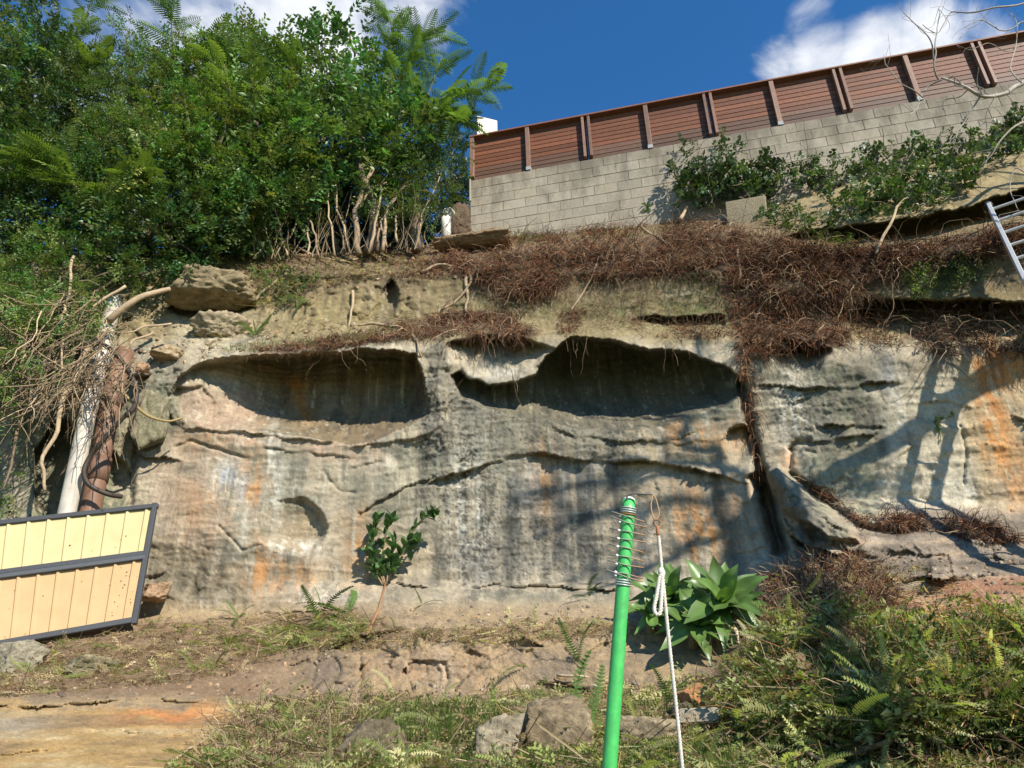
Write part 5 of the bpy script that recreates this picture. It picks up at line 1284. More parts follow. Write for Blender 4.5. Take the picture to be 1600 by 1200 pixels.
mat_of_roots([(1448, 500), (1500, 510), (1490, 560), (1440, 545)], 420, .3, .003, 'tuft of pale dry roots under the shaded recess', .6, TAN, .3)
mat_of_roots([(560, 396), (700, 384), (740, 400), (730, 430), (660, 436), (560, 430)], 1100, .18, .0035, 'loose roots and soil on the cliff edge below the bare stems', .3)
mat_of_roots([(1150, 555), (1168, 555), (1180, 650), (1194, 735), (1184, 740), (1165, 650)], 260, .3, .005, 'stringy brown roots running down the vertical crack', .8, np.array([[.17, .085, .045], [.28, .16, .09]]), .05, .12, 6, 'root_strings')
mat_of_roots([(1228, 735), (1262, 758), (1340, 818), (1440, 826), (1560, 850), (1600, 850), (1560, 820), (1440, 805), (1340, 806), (1270, 752)], 1600, .2, .0035, 'rusty root litter along the crack above the rock platform', .2, RED, .2, .4)
mat_of_roots([(1185, 950), (1200, 900), (1240, 880), (1300, 862), (1360, 880), (1400, 930), (1380, 975), (1280, 985), (1200, 975)], 3000, .22, .004, 'heap of brown roots at the foot of the crack', .15, np.concatenate([RED, TAN]), .4, .5, 5, 'root_heap', .25)
mat_of_roots([(330, 400), (520, 400), (560, 430), (480, 480), (420, 470), (330, 430)], 900, .22, .003, 'dry twigs and roots littering the cliff edge beside the yellow boulder', .2, TAN, .4)
for poly, n, lab in (([(700, 372), (950, 356), (1150, 348), (1150, 410), (900, 440), (760, 450)], 220, 'longer bare vine stems tangled in the roots under the wall'), ([(1150, 360), (1330, 392), (1560, 360), (1560, 400), (1330, 450), (1300, 530), (1180, 540)], 200, 'longer bare vine stems tangled in the roots by the crack'),
                     ([(400, 540), (640, 505), (820, 490), (820, 520), (640, 525)], 110, 'loose vine stems along the ledge over the hollows'), ([(1330, 480), (1600, 480), (1600, 545), (1400, 550)], 150, 'loose vine stems in the shaded recess')):
    mat_of_roots(poly, n, .62, .0055, lab, .22, TAN, .35, .30, 9, 'vine_stems', .1, .06, 4)
# single roots hanging from the lips
hang = [(750, 545, 40, 26), (770, 545, 46, 20), (700, 545, 30, 10), (795, 590, 30, 6), (880, 525, 40, 9), (915, 530, 44, 3), (1050, 545, 26, 5), (720, 560, 34, 5)]
m = MB()
for x, y, l, k in hang:
    px_ = x + r_.normal(size=k) * (12 if k > 4 else 6); py_ = y + r_.normal(size=k) * 6
    P = on_sheet(px_, py_ - 12) + np.array([0, -.06, 0]); n = k
    m.add(*strands(P, np.stack([r_.normal(size=n) * .3, -.25 + r_.normal(size=n) * .15, -np.ones(n)], 1), l / 100 * r_.uniform(.7, 1.8, n), r_.uniform(.002, .005, n), 8, .25, .22, 3, TAN[r_.integers(4, size=n)], r_))
tag(m.build('hanging_roots', MT['root'], None, True), 'pale thin roots dangling over the hollows', kind='stuff')

# ------------------------------------------------------------------ ivy, moss and small plants on the rock
def leaf_cover(poly, n, col, label, name, tm, size, off=.05, out=(0, -.8, .3), spread=.5, kind='stuff', cat=None, surf=None, stems=0):
    x, y = in_poly(poly, n, r_) if not callable(poly) else poly(n)
    P = (surf or on_sheet)(x, y) + np.stack([r_.normal(size=n) * .03, -off - np.abs(r_.normal(size=n)) * off, r_.normal(size=n) * .03], 1)
    D = r_.normal(size=(n, 3)) * spread + np.asarray(out) * .5 + np.array([0, 0, -.1])
    cc = np.asarray(col) * np.clip(1 + r_.normal(size=(n, 1)) * .3 + .4 * fbm(P, 2.5, 2)[:, None], .3, 2)
    m = MB()
    for t in range(len(tm)):
        s = np.arange(n) % len(tm) == t
        m.add(*scatter(tm[t], P[s], basis(D[s], r_.normal(size=s.sum()) * .8, r_), size * r_.uniform(.6, 1.2, s.sum()), cc[s], .2, r_))
    if stems:
        k = r_.integers(n, size=stems)
        m.add(*strands(P[k], r_.normal(size=(stems, 3)) * .6 + np.array([0, -.1, .1]), r_.uniform(.3, .9, stems), r_.uniform(.004, .009, stems), 7, .08, .25, 4, np.array(PALE) * r_.uniform(.4, 1, (stems, 1)), r_))
    o = m.build(name, MT['leaf'])
    return tag(o, label, cat, None, kind)
IVY1 = sprig_template(9, .22, .075, .055, 71, 1.2); IVY2 = sprig_template(8, .18, .085, .06, 72, 1.2); TINY = sprig_template(10, .12, .028, .022, 73, 1.2)
def wall_pts(x, y):
    a = np.atleast_1d(x); b = np.atleast_1d(y)
    Yw = wall_Y(a, b); Ys = sheet_Y(a, np.maximum(b, top_line(a) + 1)); use = b < top_line(a)
    return at(a, b, np.where(use, Yw - .05, np.minimum(Yw, Ys)))
leaf_cover([(1050, 278), (1080, 262), (1130, 262), (1160, 270), (1200, 262), (1205, 300), (1190, 318), (1140, 312), (1110, 330), (1060, 330), (1048, 305)], 400, (.055, .090, .030), 'dense dark ivy clump climbing the block wall above the concrete slab', 'ivy', [IVY1, IVY2], .9, .09, stems=20, kind=None, cat='ivy', surf=wall_pts)
leaf_cover([(1064, 262), (1064, 224), (1076, 222), (1082, 262), (1118, 262), (1116, 226), (1128, 214), (1136, 240), (1160, 228), (1164, 238), (1138, 262)], 46, (.05, .085, .025), 'thin ivy sprays reaching up the block wall', 'ivy_spray', [IVY1], .8, .04, stems=10, kind=None, cat='ivy', surf=wall_pts)
leaf_cover([(1195, 268), (1260, 258), (1330, 250), (1400, 238), (1470, 220), (1530, 210), (1600, 182), (1700, 140), (1700, 215), (1600, 250), (1545, 262), (1500, 300), (1450, 330), (1400, 348), (1330, 352), (1300, 330), (1270, 300), (1240, 300), (1200, 300)], 1000, (.065, .105, .032), 'ivy trailing along the wall foot and over the rock ledge towards the ladder', 'ivy', [IVY1, IVY2], .85, .07, stems=70, kind=None, cat='ivy', surf=wall_pts)
leaf_cover([(1180, 320), (1240, 330), (1330, 350), (1310, 370), (1240, 362), (1180, 352)], 200, (.065, .105, .028), 'low green weeds on the ledge beside the concrete slab', 'ledge_weeds', [TINY, IVY1], .8, .04)
leaf_cover([(1405, 420), (1470, 408), (1530, 405), (1540, 440), (1480, 460), (1430, 470), (1405, 450)], 300, (.12, .16, .05), 'tiny-leaved creeper on the yellow rock by the ladder', 'wall_creeper', [TINY], 1.0, .015)
leaf_cover([(1270, 372), (1340, 380), (1330, 392), (1270, 388)], 90, (.10, .15, .03), 'thin green growth under the ivy ledge', 'ledge_weeds', [TINY], 1.0, .02)
leaf_cover([(1040, 430), (1120, 428), (1130, 470), (1080, 480), (1030, 460)], 160, (.08, .105, .025), 'moss tufts on the olive rock layer', 'moss', [TINY], .6, .005)
leaf_cover([(395, 430), (440, 420), (500, 440), (480, 470), (460, 480), (420, 465)], 130, (.10, .155, .04), 'fresh green weeds among roots beside the yellow boulder', 'ledge_weeds', [TINY, IVY1], .8, .03)
leaf_cover([(740, 372), (860, 368), (840, 382), (750, 388)], 110, (.085, .13, .035), 'weeds along the wall foot at the corner', 'wall_foot_weeds', [TINY], .9, .02)

def sprig_plant(px, py, label, stem_px, size=.8, n=10, col=(.09, .15, .035), off=.06, name='seedling'):
    P = on_sheet(px, py)[0] + np.array([0, -off, 0]); Ys = P[1]
    e = empty(name, P, label, 'plant'); m = MB()
    pts = [at(x, y, Ys) for x, y in stem_px]
    p = limb(m, pts, .005, .003, (.20, .20, .08), 5)
    m.build('stem', MT['bark'], e, True)
    for k in range(n):
        q = p[int((len(p) - 1) * min(1, .45 + .6 * k / n))]
        V, Fq = leaf_oval(.075 * size * r_.uniform(.7, 1.2), .040 * size, .2, .2)
        Rm = basis((r_.normal(size=(1, 3)) * .7 + np.array([[0, -.3, .2]])), None, r_)[0]
        mm = MB(); mm.add(V @ Rm.T + q, Fq, np.asarray(col) * r_.uniform(.7, 1.4)); mm.build('leaf', MT['leaf'], e)
sprig_plant(430, 560, 'small seedling dangling on a long stem inside the first hollow', [(434, 548), (428, 590), (425, 612), (428, 622)], .7, 7)
sprig_plant(396, 562, 'leafy seedling trailing from the lip of the first hollow near its end', [(396, 562), (380, 590), (364, 620), (360, 640), (362, 660)], .8, 12)
sprig_plant(632, 560, 'narrow fern-like sprig hanging at the far end of the first hollow', [(632, 555), (634, 590), (632, 615), (636, 640)], .6, 20, (.11, .19, .03))
sprig_plant(1470, 660, 'small bright seedling growing on the face by the ladder shadow', [(1470, 690), (1468, 670), (1462, 660), (1490, 650)], 1.0, 13, (.11, .17, .04), .03)
sprig_plant(1010, 330, 'young leafy shoot at the foot of the block wall', [(1018, 346), (1014, 330), (1008, 316)], 1.3, 9, (.07, .12, .03), .06)
sprig_plant(1408, 490, 'single yellowish sprig catching sun in the shaded recess', [(1415, 505), (1420, 500), (1415, 494)], .9, 4, (.30, .34, .08), .25)

# young fig with oval leaves growing from the crack at the cliff foot
b = at(600, 914, float(sheet_Y(600, 905)) - .05); e = empty('young_fig', b, 'young fig plant with oval leaves growing from the crack at the cliff foot', 'plant')
m = MB(); Yf = float(b[1]) - .06; tips = []
for pts in ([(602, 914), (596, 880), (604, 830), (612, 812)], [(600, 914), (590, 880), (582, 840), (588, 815)], [(604, 912), (622, 870), (645, 830), (668, 806), (680, 800)], [(604, 912), (618, 880), (640, 855), (648, 848)], [(598, 914), (584, 890), (578, 866)], [(604, 914), (608, 880), (616, 850)]):
    p = limb(m, [at(x, y, Yf - .03 * k) for k, (x, y) in enumerate(pts)], .011, .004, (.26, .18, .10), 6); tips.append(p)
m.add(*tube([at(602, 912, Yf), at(592, 950, float(sheet_Y(592, 950)) - .02), at(574, 992, float(sheet_Y(574, 992)) - .02)], .012, 6), (.30, .16, .08))
m.build('stem', MT['bark'], e, True)
for p in tips:
    for k in range(2, len(p)):
        for q in range(3 if k < len(p) - 1 else 4):
            if r_.random() < .12: continue
            L = r_.uniform(.09, .155); V, Fq = leaf_oval(L, L * .50, .2, .25)
            d = (p[k] - p[k - 1]); d = d / np.linalg.norm(d) + r_.normal(size=3) * .55 + np.array([0, -.25, .05])
            Rm = basis(d[None], r_.normal(size=1) * .6, r_)[0]
            mm = MB(); mm.add(V @ Rm.T + p[k], Fq, np.array([.062, .120, .042]) * r_.uniform(.6, 1.7)); mm.build('leaf', MT['leaf'], e)

# broad-leaved soft agaves
def succulent(cx_, cy_, Y, size, n, label, seed, lean=(0, -.2, .6)):
    r = np.random.default_rng(seed)
    b = at(cx_, cy_, Y); e = empty('foxtail_agave', b, label, 'agave', None)
    zc = (b - EYE) @ CF
    ax = np.array([r.normal() * .12, -.80, .62]) + np.array([lean[0], 0, 0]); ax /= np.linalg.norm(ax); ux, uy, _ = frame_from(ax)
    V, Fs = tube([b - ax * .05 + np.array([0, .25, -.35]), b - ax * .12, b], [.05, .045, .03], 8); obj('stem', V, Fs, MT['bark'], e, True, np.zeros((len(V), 3)) + (.20, .17, .10))
    for k in range(n):
        t = k / n; a = k * 2.4 + r.normal() * .15; el = 1.25 - 1.35 * t + r.normal() * .10
        d = (math.cos(a) * ux + math.sin(a) * uy) * math.cos(el) + ax * math.sin(el); d /= np.linalg.norm(d)
        L = size * (.50 + .55 * math.sin(math.pi * min(1, .12 + t * .75))) * r.uniform(.85, 1.15); W = L * .30
        X = np.cross(d, ax); X /= np.linalg.norm(X) + 1e-9; Z = np.cross(X, d)
        if Z @ ax < 0: Z = -Z
        V = []; F4 = []; S = 10; bend = r.uniform(.10, .30)
        for i in range(S + 1):
            u = i / S; w_ = W * .5 * (.34 + .66 * math.sin(math.pi * min(1, .10 + u * .80)) ** 1.2) * max(.02, 1 - max(0, (u - .45) / .55) ** 1.9)
            c = b + d * L * u - ax * bend * L * u * u * (.4 + t) + np.array([0, 0, -.10 * L * u * u]) + Z * .015 * math.sin(u * 7 + k)
            f = .42 * w_ * (1 - .6 * u)
            V += [c - X * w_ + Z * f, c - X * w_ * .5 + Z * f * .3, c, c + X * w_ * .5 + Z * f * .3, c + X * w_ + Z * f]
        for i in range(S):
            o = i * 5; F4 += [[o + q, o + q + 1, o + q + 6, o + q + 5] for q in range(4)]
        V = np.array(V); u = np.repeat(np.linspace(0, 1, S + 1), 5)[:, None]; mid_ = (np.arange(len(V)) % 5 == 2)[:, None]
        col = np.array([.085, .150, .036]) * r.uniform(.75, 1.25) * (1 + .30 * (1 - u)) * (1 + .25 * mid_) * (1 + .25 * fbm(V, 12, 3)[:, None])
        obj('leaf', V, np.array(F4), MT['succulent'], e, True, col)
def dead_leaves(cx_, cy_, n, seed):
    r = np.random.default_rng(seed); e = bpy.data.objects['foxtail_agave']; b = np.array(e.location); m = MB()
    for k in range(n):
        a = r.uniform(0, 6.28); d = np.array([math.cos(a), -.5 + .4 * math.sin(a), -.55]); V, Fq = leaf_tri(r.uniform(.22, .34), .07, .5, .5)
        mm = MB(); mm.add(V @ basis(d[None], r.normal(size=1) * .5, r)[0].T + b + np.array([0, .02, -.06]), Fq, np.array([.30, .22, .12]) * r.uniform(.6, 1.2)); o = mm.build('leaf', MT['succulent'], e); o['label'] = 'withered brown leaf'
succulent(1128, 946, float(sheet_Y(1128, 990)[0]) - .25, .52, 24, 'largest pale green agave rosette with broad pointed leaves behind the rope', 61)
succulent(1046, 936, float(sheet_Y(1046, 970)[0]) - .22, .42, 22, 'smaller agave rosette partly behind the rope loop', 62)
succulent(1088, 980, float(sheet_Y(1088, 1005)[0]) - .20, .42, 18, 'low agave rosette spreading over the bank under the largest one', 63)
succulent(1018, 962, float(sheet_Y(1018, 985)[0]) - .15, .30, 15, 'small agave rosette nearest the green pole', 64)

# ------------------------------------------------------------------ pebbles and stone chips
def pebbles(poly, n, s0, s1, label, cols):
    import bmesh
    bm = bmesh.new(); bmesh.ops.create_icosphere(bm, subdivisions=1, radius=1); T = np.array([v.co[:] for v in bm.verts]); Fq = np.array([[v.index for v in f.verts] for f in bm.faces]); bm.free()
    T = T * (1 + r_.normal(size=(len(T), 1)) * .16) * np.array([1, .8, .6])
    x, y = in_poly(poly, n, r_); P = on_sheet(x, y); sc_ = s0 + (s1 - s0) * r_.random(n) ** 3
    m = MB(); m.add(*scatter((T, [Fq]), P, rand_rot(n, r_), sc_, np.asarray(cols)[r_.integers(len(cols), size=n)], .2, r_))
    return tag(m.build('pebbles', MT['stone'], None, False), label, kind='stuff')
STN = [(.27, .21, .14), (.20, .16, .11), (.34, .27, .19), (.16, .12, .09), (.36, .24, .14)]
pebbles([(-200, 1000), (210, 980), (560, 955), (980, 940), (1000, 1000), (600, 1005), (420, 1090), (-200, 1095)], 900, .006, .035, 'stone chips and clods on the dirt terrace', STN)
pebbles([(380, 1075), (1120, 1060), (1120, 1150), (800, 1190), (330, 1180)], 700, .006, .045, 'stone chips in the weedy bank', STN)
pebbles([(270, 400), (640, 395), (740, 390), (760, 430), (640, 440), (400, 470), (270, 430)], 500, .008, .05, 'stones and clods along the cliff edge', STN)
pebbles([(215, 520), (330, 500), (640, 500), (560, 540), (330, 560), (220, 580)], 260, .008, .06, 'broken stones on the narrow ledge', STN)
pebbles([(1330, 880), (1600, 850), (1620, 970), (1400, 975)], 350, .006, .035, 'stone chips on the red dirt under the platform', STN)

# ------------------------------------------------------------------ ferns
dead_leaves(1128, 946, 6, 5)
def fern_plant(px, py, n, size, label, col=(.085, .15, .035), cone=(0, -.4, .5), seed=1, off=.03):
    r = np.random.default_rng(seed); P = on_sheet(px, py)[0] + np.array([0, -off, 0]); e = empty('fern', P, label, 'fern')
    for k in range(n):
        d = r.normal(size=3) * .7 + np.asarray(cone)
        m = MB(); m.add(*scatter(FERN[k % 3], P[None], basis(d[None], None, r), size * r.uniform(.7, 1.2), np.asarray(col) * r.uniform(.7, 1.3), .1, r)); m.build('frond', MT['fern'], e)
fern_plant(540, 962, 7, 1.0, 'spreading fern at the foot of the cliff below the young fig', (.09, .16, .04), (-.5, -.4, .25), 71)
fern_plant(500, 966, 5, .8, 'fern with flattened fronds nearest the round bowl in the rock', (.10, .17, .04), (.4, -.5, .2), 72)
fern_plant(375, 966, 6, .5, 'small bright fern at the cliff foot near the metal panel', (.10, .18, .035), (-.2, -.3, .5), 73)
fern_plant(400, 528, 8, .62, 'feathery fern on the ledge above the first hollow', (.10, .165, .04), (0, -.4, .4), 74)
fern_plant(480, 470, 5, .5, 'fern hanging from the soft soil beside the upright stick', (.10, .16, .04), (0, -.5, -.2), 75)
fern_plant(822, 1040, 2, .9, 'long drooping fern frond on the low rock slope', (.14, .20, .05), (.1, -.4, -.9), 76, .06)
fern_plant(905, 1036, 3, .6, 'bright fern just behind the green pole', (.13, .21, .05), (.3, -.3, .3), 77)
fern_plant(660, 945, 5, .4, 'straggly fern on the grey rock step', (.09, .14, .04), (.2, -.5, -.1), 78)
fern_plant(920, 935, 3, .5, 'dark fern hanging at the crack beside the green pole', (.05, .10, .035), (0, -.3, .3), 79)
fern_plant(770, 1118, 4, .7, 'curled fern beside the large rounded boulder', (.11, .19, .05), (.1, -.4, .4), 80)
fern_plant(905, 1160, 6, .8, 'fern growing between the rounded boulder and the pole', (.11, .18, .05), (-.2, -.4, .3), 81)
fern_plant(1045, 1105, 4, .7, 'fern fronds lying behind the rope beside the stone stack', (.11, .17, .05), (-.4, -.4, .2), 82)

# ------------------------------------------------------------------ heap of cut fronds and twigs, litter and grass
def litter(poly, n, label, name, kinds, off=.03, mat='fern', lift=0.0, size=1.0):
    x, y = in_poly(poly, n, r_); P = on_sheet(x, y) + np.stack([r_.normal(size=n) * .04, -off - np.abs(r_.normal(size=n)) * off, lift + np.abs(r_.normal(size=n)) * off * .7], 1)
    m = MB(); pick = r_.choice(len(kinds), size=n, p=np.array([k[0] for k in kinds]) / sum(k[0] for k in kinds))
    for i, (_, tm, col, s0, s1) in enumerate(kinds):
        for t in range(len(tm)):
            s = (pick == i) & (np.arange(n) % len(tm) == t)
            if not s.any(): continue
            k = s.sum(); D = r_.normal(size=(k, 3)) * np.array([1, .8, .35]) + np.array([0, -.25, -.05])
            cc = np.asarray(col)[r_.integers(len(col), size=k)] * r_.uniform(.6, 1.4, (k, 1))
            m.add(*scatter(tm[t], P[s], basis(D, r_.normal(size=k) * .8, r_), size * r_.uniform(s0, s1, k), cc, .12, r_))
    return m, tag(m.build(name, MT[mat]), label, kind='stuff')
G = [(.23, .265, .08), (.33, .335, .135), (.16, .205, .055), (.40, .38, .19)]
PILE = [(1130, 1120), (1140, 1060), (1165, 1010), (1230, 968), (1330, 975), (1420, 988), (1520, 985), (1660, 968), (1800, 990), (1800, 1140), (1500, 1152), (1300, 1155), (1180, 1150), (1140, 1140)]
STALK = [(lambda L: (np.array([[-.006, 0, 0], [.006, 0, 0], [.004, L, -.03], [-.004, L, -.03], [0, 0, .007], [0, L, -.024]]), [np.array([[0, 4, 5, 3], [4, 1, 2, 5]])]))(L) for L in (.25, .4, .6)]
litter(PILE, 3800, 'heap of cut fern fronds, leaves and twigs on the bank', 'garden_cuttings',
       [(3.6, FLATFERN, G, .3, .62), (3, SPRIG_BIG, G, .25, .6), (2.6, STALK, [(.34, .25, .15), (.22, .15, .09), (.13, .08, .05), (.42, .33, .2)], .25, .8), (2.0, SPRIG_FINE, [(.12, .17, .05), (.20, .22, .09), (.07, .11, .03)], .5, 1.1), (.8, SPRIG, [(.30, .20, .10), (.2, .13, .07)], .4, .8)], .09)
mat_of_roots(PILE, 3200, .34, .0035, 'fine dry twigs through the heap of cuttings', .05, np.concatenate([TAN, RED[:3]]), .4, .35, 5, 'twigs', .2, .10)
HUMUS = [(.32, .24, .14), (.21, .14, .085), (.42, .33, .21), (.13, .085, .05), (.48, .39, .24)]
litter([(-300, 1000), (0, 1010), (210, 985), (240, 974), (380, 968), (560, 955), (640, 985), (800, 975), (950, 965), (1000, 985), (900, 1000), (640, 1005), (540, 1020), (440, 1010), (380, 1050), (250, 1070), (0, 1090), (-300, 1100)], 3800, 'dead leaves and straw on the dirt terrace', 'leaf_litter',
       [(3, STALK, HUMUS, .12, .5), (3, SPRIG_FINE, HUMUS, .25, .5), (.5, SPRIG_FINE, G, .3, .7), (.12, FLATFERN, G, .25, .5)], .012)
litter([(300, 1010), (420, 985), (560, 965), (590, 985), (520, 1010), (400, 1025)], 320, 'green leaf scraps on the dirt terrace below the ferns', 'leaf_scraps', [(2, SPRIG_FINE, G, .3, .7), (1, FLATFERN, G, .3, .6), (2, STALK, HUMUS, .3, .8)], .02)
GRASSP = [(400, 1100), (500, 1088), (700, 1092), (850, 1080), (1000, 1075), (1120, 1060), (1120, 1150), (1200, 1175), (1700, 1170), (1700, 1246), (200, 1246), (300, 1190), (370, 1140)]
litter(GRASSP, 4200, 'cut straw, fern pieces and leaves strewn over the grassy bank', 'bank_litter', [(3.6, STALK, HUMUS, .2, .7), (1.2, FLATFERN, G, .22, .5), (2.5, SPRIG_FINE, G + HUMUS[:2], .3, .8)], .03)
mat_of_roots([(330, 1130), (420, 1095), (560, 1090), (640, 1100), (560, 1150), (430, 1200), (330, 1200)], 900, .25, .003, 'dry grass stems over the rock edge', .1, TAN, .4, .4, 5, 'dry_grass', .3, .02)
def blades(poly, n, h0, h1, label, cols, name='grass', off=0.0, dens=None):
    x, y = in_poly(poly, n, r_)
    if dens: k = fbm(np.stack([x / 60, y / 25, 0 * x], -1), 1, 3) > dens; x, y = x[k], y[k]; n = len(x)
    P = on_sheet(x, y); h = r_.uniform(h0, h1, n); a = r_.uniform(0, 6.28, n); w_ = r_.uniform(.0018, .0035, n) * 1.3
    dx = np.stack([np.cos(a), np.sin(a), 0 * a], 1); ln = np.stack([r_.normal(size=n) * .45, r_.normal(size=n) * .45 - .1, np.ones(n)], 1)
    b0 = P - dx * w_[:, None]; b1 = P + dx * w_[:, None]; mid_ = P + ln * h[:, None] * np.array([.35, .35, .6]); tip = P + ln * h[:, None] * np.array([1.1, 1.1, .9])
    V = np.stack([b0, b1, mid_ + dx * w_[:, None] * .8, mid_ - dx * w_[:, None] * .8, tip], 1).reshape(-1, 3)
    o = (np.arange(n) * 5)[:, None]
    cc = np.repeat(np.asarray(cols)[r_.integers(len(cols), size=n)] * r_.uniform(.6, 1.4, (n, 1)), 5, 0)
    m = MB(); m.add(V, [o + np.array([[0, 1, 2, 3]]), o + np.array([[3, 2, 4]])], cc)
    return tag(m.build(name, MT['fern']), label, kind='stuff')
GC = [(.07, .12, .025), (.10, .155, .035), (.13, .17, .05), (.20, .19, .08), (.055, .10, .02)]
blades(GRASSP, 9000, .03, .09, 'weedy grass over the lower bank', GC, 'grass', 0, -.1)
blades([(700, 1190), (850, 1178), (1000, 1168), (1150, 1150), (1300, 1160), (1500, 1158), (1700, 1160), (1700, 1246), (600, 1246)], 26000, .02, .06, 'short lawn grass along the bottom of the bank', [(.06, .12, .022), (.085, .145, .03), (.11, .16, .04), (.17, .18, .07)], 'lawn_grass')
blades([(580, 1120), (700, 1105), (800, 1120), (760, 1160), (640, 1175), (570, 1160)], 1300, .06, .16, 'long grass tufts hanging over the dark rock', GC, 'long_grass')
blades([(330, 545), (560, 520), (650, 505), (560, 532), (400, 552)], 700, .03, .09, 'grass along the narrow ledge', GC, 'ledge_grass')
blades([(740, 372), (900, 362), (1050, 350), (1100, 350), (1000, 372), (850, 380)], 900, .03, .10, 'grass tufts at the foot of the block wall', GC + [(.25, .2, .1)], 'wall_foot_grass')

# ------------------------------------------------------------------ bare tree beside the picture edge: its limbs throw the shadows on the cliff
r_ = np.random.default_rng(91)
tb = np.array([10.4, 1.6, .2]); bt = empty('bare_tree', tb, 'nearly leafless pale tree reaching twigs over the fence at the picture edge', 'tree')
m = MB()
GREY = (.27, .24, .20)
def back(px, py, t): return at(px, py, float(sheet_Y(px, py))) + SUN * t
limbp = [back(1610, 540, 5.0), back(1520, 605, 5.0), back(1440, 662, 5.0), back(1370, 708, 5.0), back(1300, 738, 5.0), back(1240, 757, 5.0)]
trunk_top = limbp[0] + (limbp[0] - limbp[1]) * 1.2
crotch = np.array([10.0, 1.9, 6.6])
limb(m, [tb, tb + [-.1, 0, 2.8], crotch, trunk_top, limbp[0]], .24, .15, GREY, 10, .05, 1)
pl_ = limb(m, limbp, .13, .06, GREY, 9, .05, 2)
def twigs(m, p, n, L, r0, depth, seed, bias=(0, 0, .1)):
    r = np.random.default_rng(seed)
    for k in range(n):
        i = r.integers(len(p) // 3, len(p)); s = p[i]; tg = p[min(i + 1, len(p) - 1)] - p[max(i - 1, 0)]; tg /= np.linalg.norm(tg) + 1e-9
        d = tg * .7 + r.normal(size=3) * .6 + np.asarray(bias); d /= np.linalg.norm(d)
        pts = [s, s + d * L * .35 + r.normal(size=3) * L * .06, s + d * L * .7 + r.normal(size=3) * L * .1, s + d * L + r.normal(size=3) * L * .16]
        q = limb(m, pts, r0, r0 * .45, GREY, 5, 0, seed)
        if depth: twigs(m, q, 4, L * .5, r0 * .55, depth - 1, seed * 7 + k, bias)
# unseen higher limbs added over the viewer: soft branch shadows on the middle of the face
hub = np.array([6.9, -4.2, 7.6])
limb(m, [tb + [-.1, 0, 2.2], np.array([9.2, -.8, 4.6]), hub + [1.0, 1.0, -.8], hub], .20, .13, GREY, 9, .06, 19)
for k, (a, t) in enumerate([([(1260, 940), (1190, 815), (1100, 850), (1010, 890), (900, 930)], 9.0), ([(1260, 930), (1170, 790), (1060, 790), (940, 800), (840, 830)], 9.6), ([(1260, 930), (1160, 760), (1060, 745), (960, 745), (860, 762)], 9.3), ([(1240, 900), (1130, 740), (1075, 690), (1030, 650), (1000, 615)], 9.2)]):
    pts = [back(x, y, t) for x, y in a]
    q = limb(m, [hub, hub * .5 + pts[0] * .5 + np.array([0, 0, .3])] + pts, .085, .026, GREY, 7, .10, 20 + k)
    twigs(m, q[len(q) // 2:], 9, .9, .022, 0, 300 + k)
Yb = 6.3
vis = [([(1760, 90), (1660, 108), (1600, 128), (1570, 147), (1530, 147), (1500, 136), (1470, 125)], .026), ([(1470, 125), (1460, 104), (1462, 75), (1464, 40), (1466, 12)], .011), ([(1470, 125), (1452, 134), (1440, 152), (1430, 172), (1418, 182)], .010),
       ([(1460, 98), (1452, 68), (1438, 44), (1410, 18)], .010), ([(1530, 147), (1516, 172), (1500, 200), (1494, 218)], .011), ([(1440, 152), (1425, 138), (1404, 130), (1388, 108), (1380, 88)], .008), ([(1555, 148), (1545, 176), (1542, 200)], .006),
       ([(1700, -20), (1620, 0), (1580, 8), (1545, 16), (1510, 22), (1490, 16), (1480, 26), (1466, 52), (1440, 40)], .010), ([(1720, 30), (1640, 40), (1600, 32), (1570, 46), (1530, 30), (1500, 60)], .009), ([(1740, 170), (1660, 180), (1600, 190), (1570, 210), (1550, 240), (1530, 262)], .012),
       ([(1600, 128), (1580, 100), (1590, 60), (1580, 20)], .008), ([(1600, 70), (1570, 78), (1545, 66), (1520, 80)], .007), ([(1690, 260), (1620, 280), (1585, 262), (1576, 300), (1592, 330)], .007)]
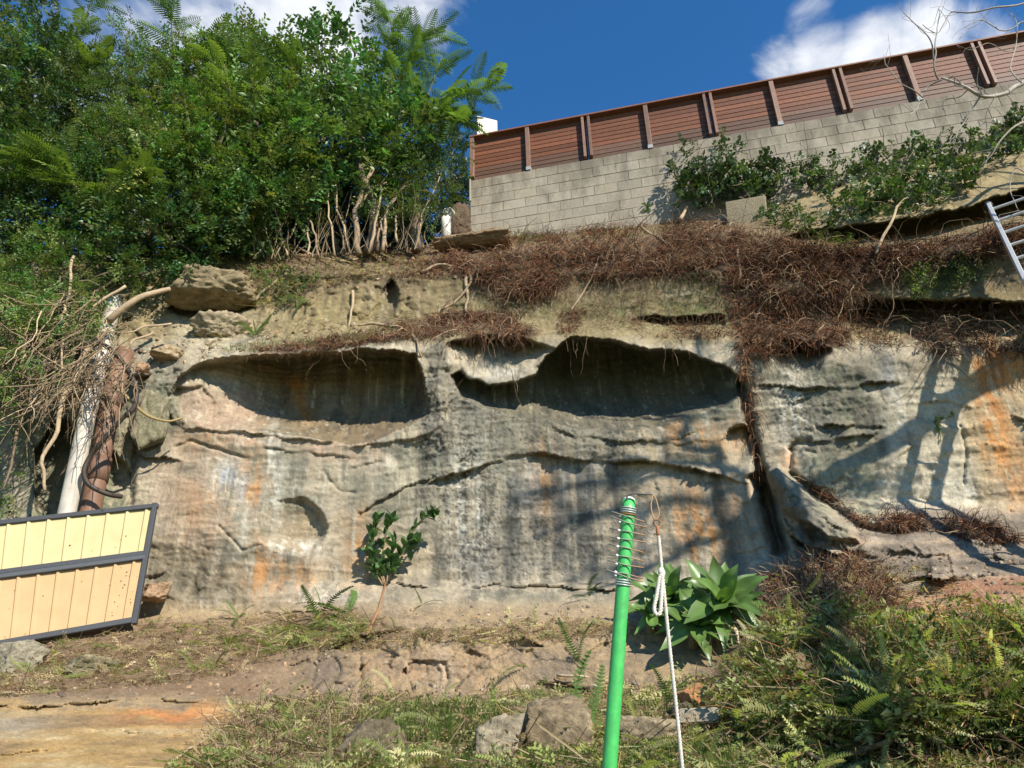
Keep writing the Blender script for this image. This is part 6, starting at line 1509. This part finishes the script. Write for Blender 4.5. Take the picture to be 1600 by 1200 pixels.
anchor = crotch + np.array([.1, .8, 1.6])
for k, (a, rad) in enumerate(vis):
    pts = [at(x, y, Yb + .1 * math.sin(k * 3 + i)) for i, (x, y) in enumerate(a)]
    if a[0][0] > 1650: pts = [anchor] + pts
    q = limb(m, pts, rad * (1.6 if a[0][0] > 1650 else 1), rad * .45, (.30, .26, .22) if k % 2 else (.36, .32, .27), 6, .03, 40 + k)
    twigs(m, q[2 * len(q) // 5:], 5 if a[0][0] > 1650 else 4, .30, max(.0028, rad * .30), 0, 500 + k, (0, 0, 0))
m.build('trunk', MT['bark'], bt, True)
# the few leaf clusters it still carries (their shade dapples the face beside the slab)
n = 95; x = r_.uniform(1205, 1425, n); y = r_.uniform(745, 808, n) - (x - 1205) * .05
P = np.array([back(a, b, 5.0 + r_.normal() * .25) for a, b in zip(x, y)])
mm = MB(); mm.add(*scatter(SPRIG_BIG[0], P, rand_rot(n, r_), r_.uniform(.35, .7, n), np.array([.06, .10, .03]), .2, r_))
n = 26; x = r_.uniform(1440, 1600, n); y = r_.uniform(60, 200, n)
mm.build('leaves', MT['leaf'], bt)

litter([(270, 405), (420, 402), (640, 396), (700, 400), (650, 440), (600, 430), (520, 450), (420, 490), (300, 440)], 900, 'dry twigs, soil crumbs and leaf scraps along the cliff edge', 'cliff_edge_litter', [(3, STALK, HUMUS, .15, .6), (2, SPRIG_FINE, HUMUS, .25, .5), (.8, SPRIG_FINE, G, .3, .6)], .02)
litter([(280, 520), (400, 500), (640, 488), (640, 520), (540, 540), (400, 552), (330, 556)], 500, 'dry twigs and leaf scraps along the narrow ledge', 'ledge_litter', [(3, STALK, HUMUS, .12, .45), (1, SPRIG_FINE, G + HUMUS, .25, .5)], .02)
litter([(1190, 890), (1400, 880), (1480, 905), (1560, 960), (1400, 985), (1200, 985)], 700, 'dead twigs and leaves strewn below the rock platform', 'leaf_litter', [(3, STALK, HUMUS, .15, .5), (2, SPRIG_FINE, HUMUS, .25, .5), (.3, SPRIG_FINE, G, .3, .5)], .02)
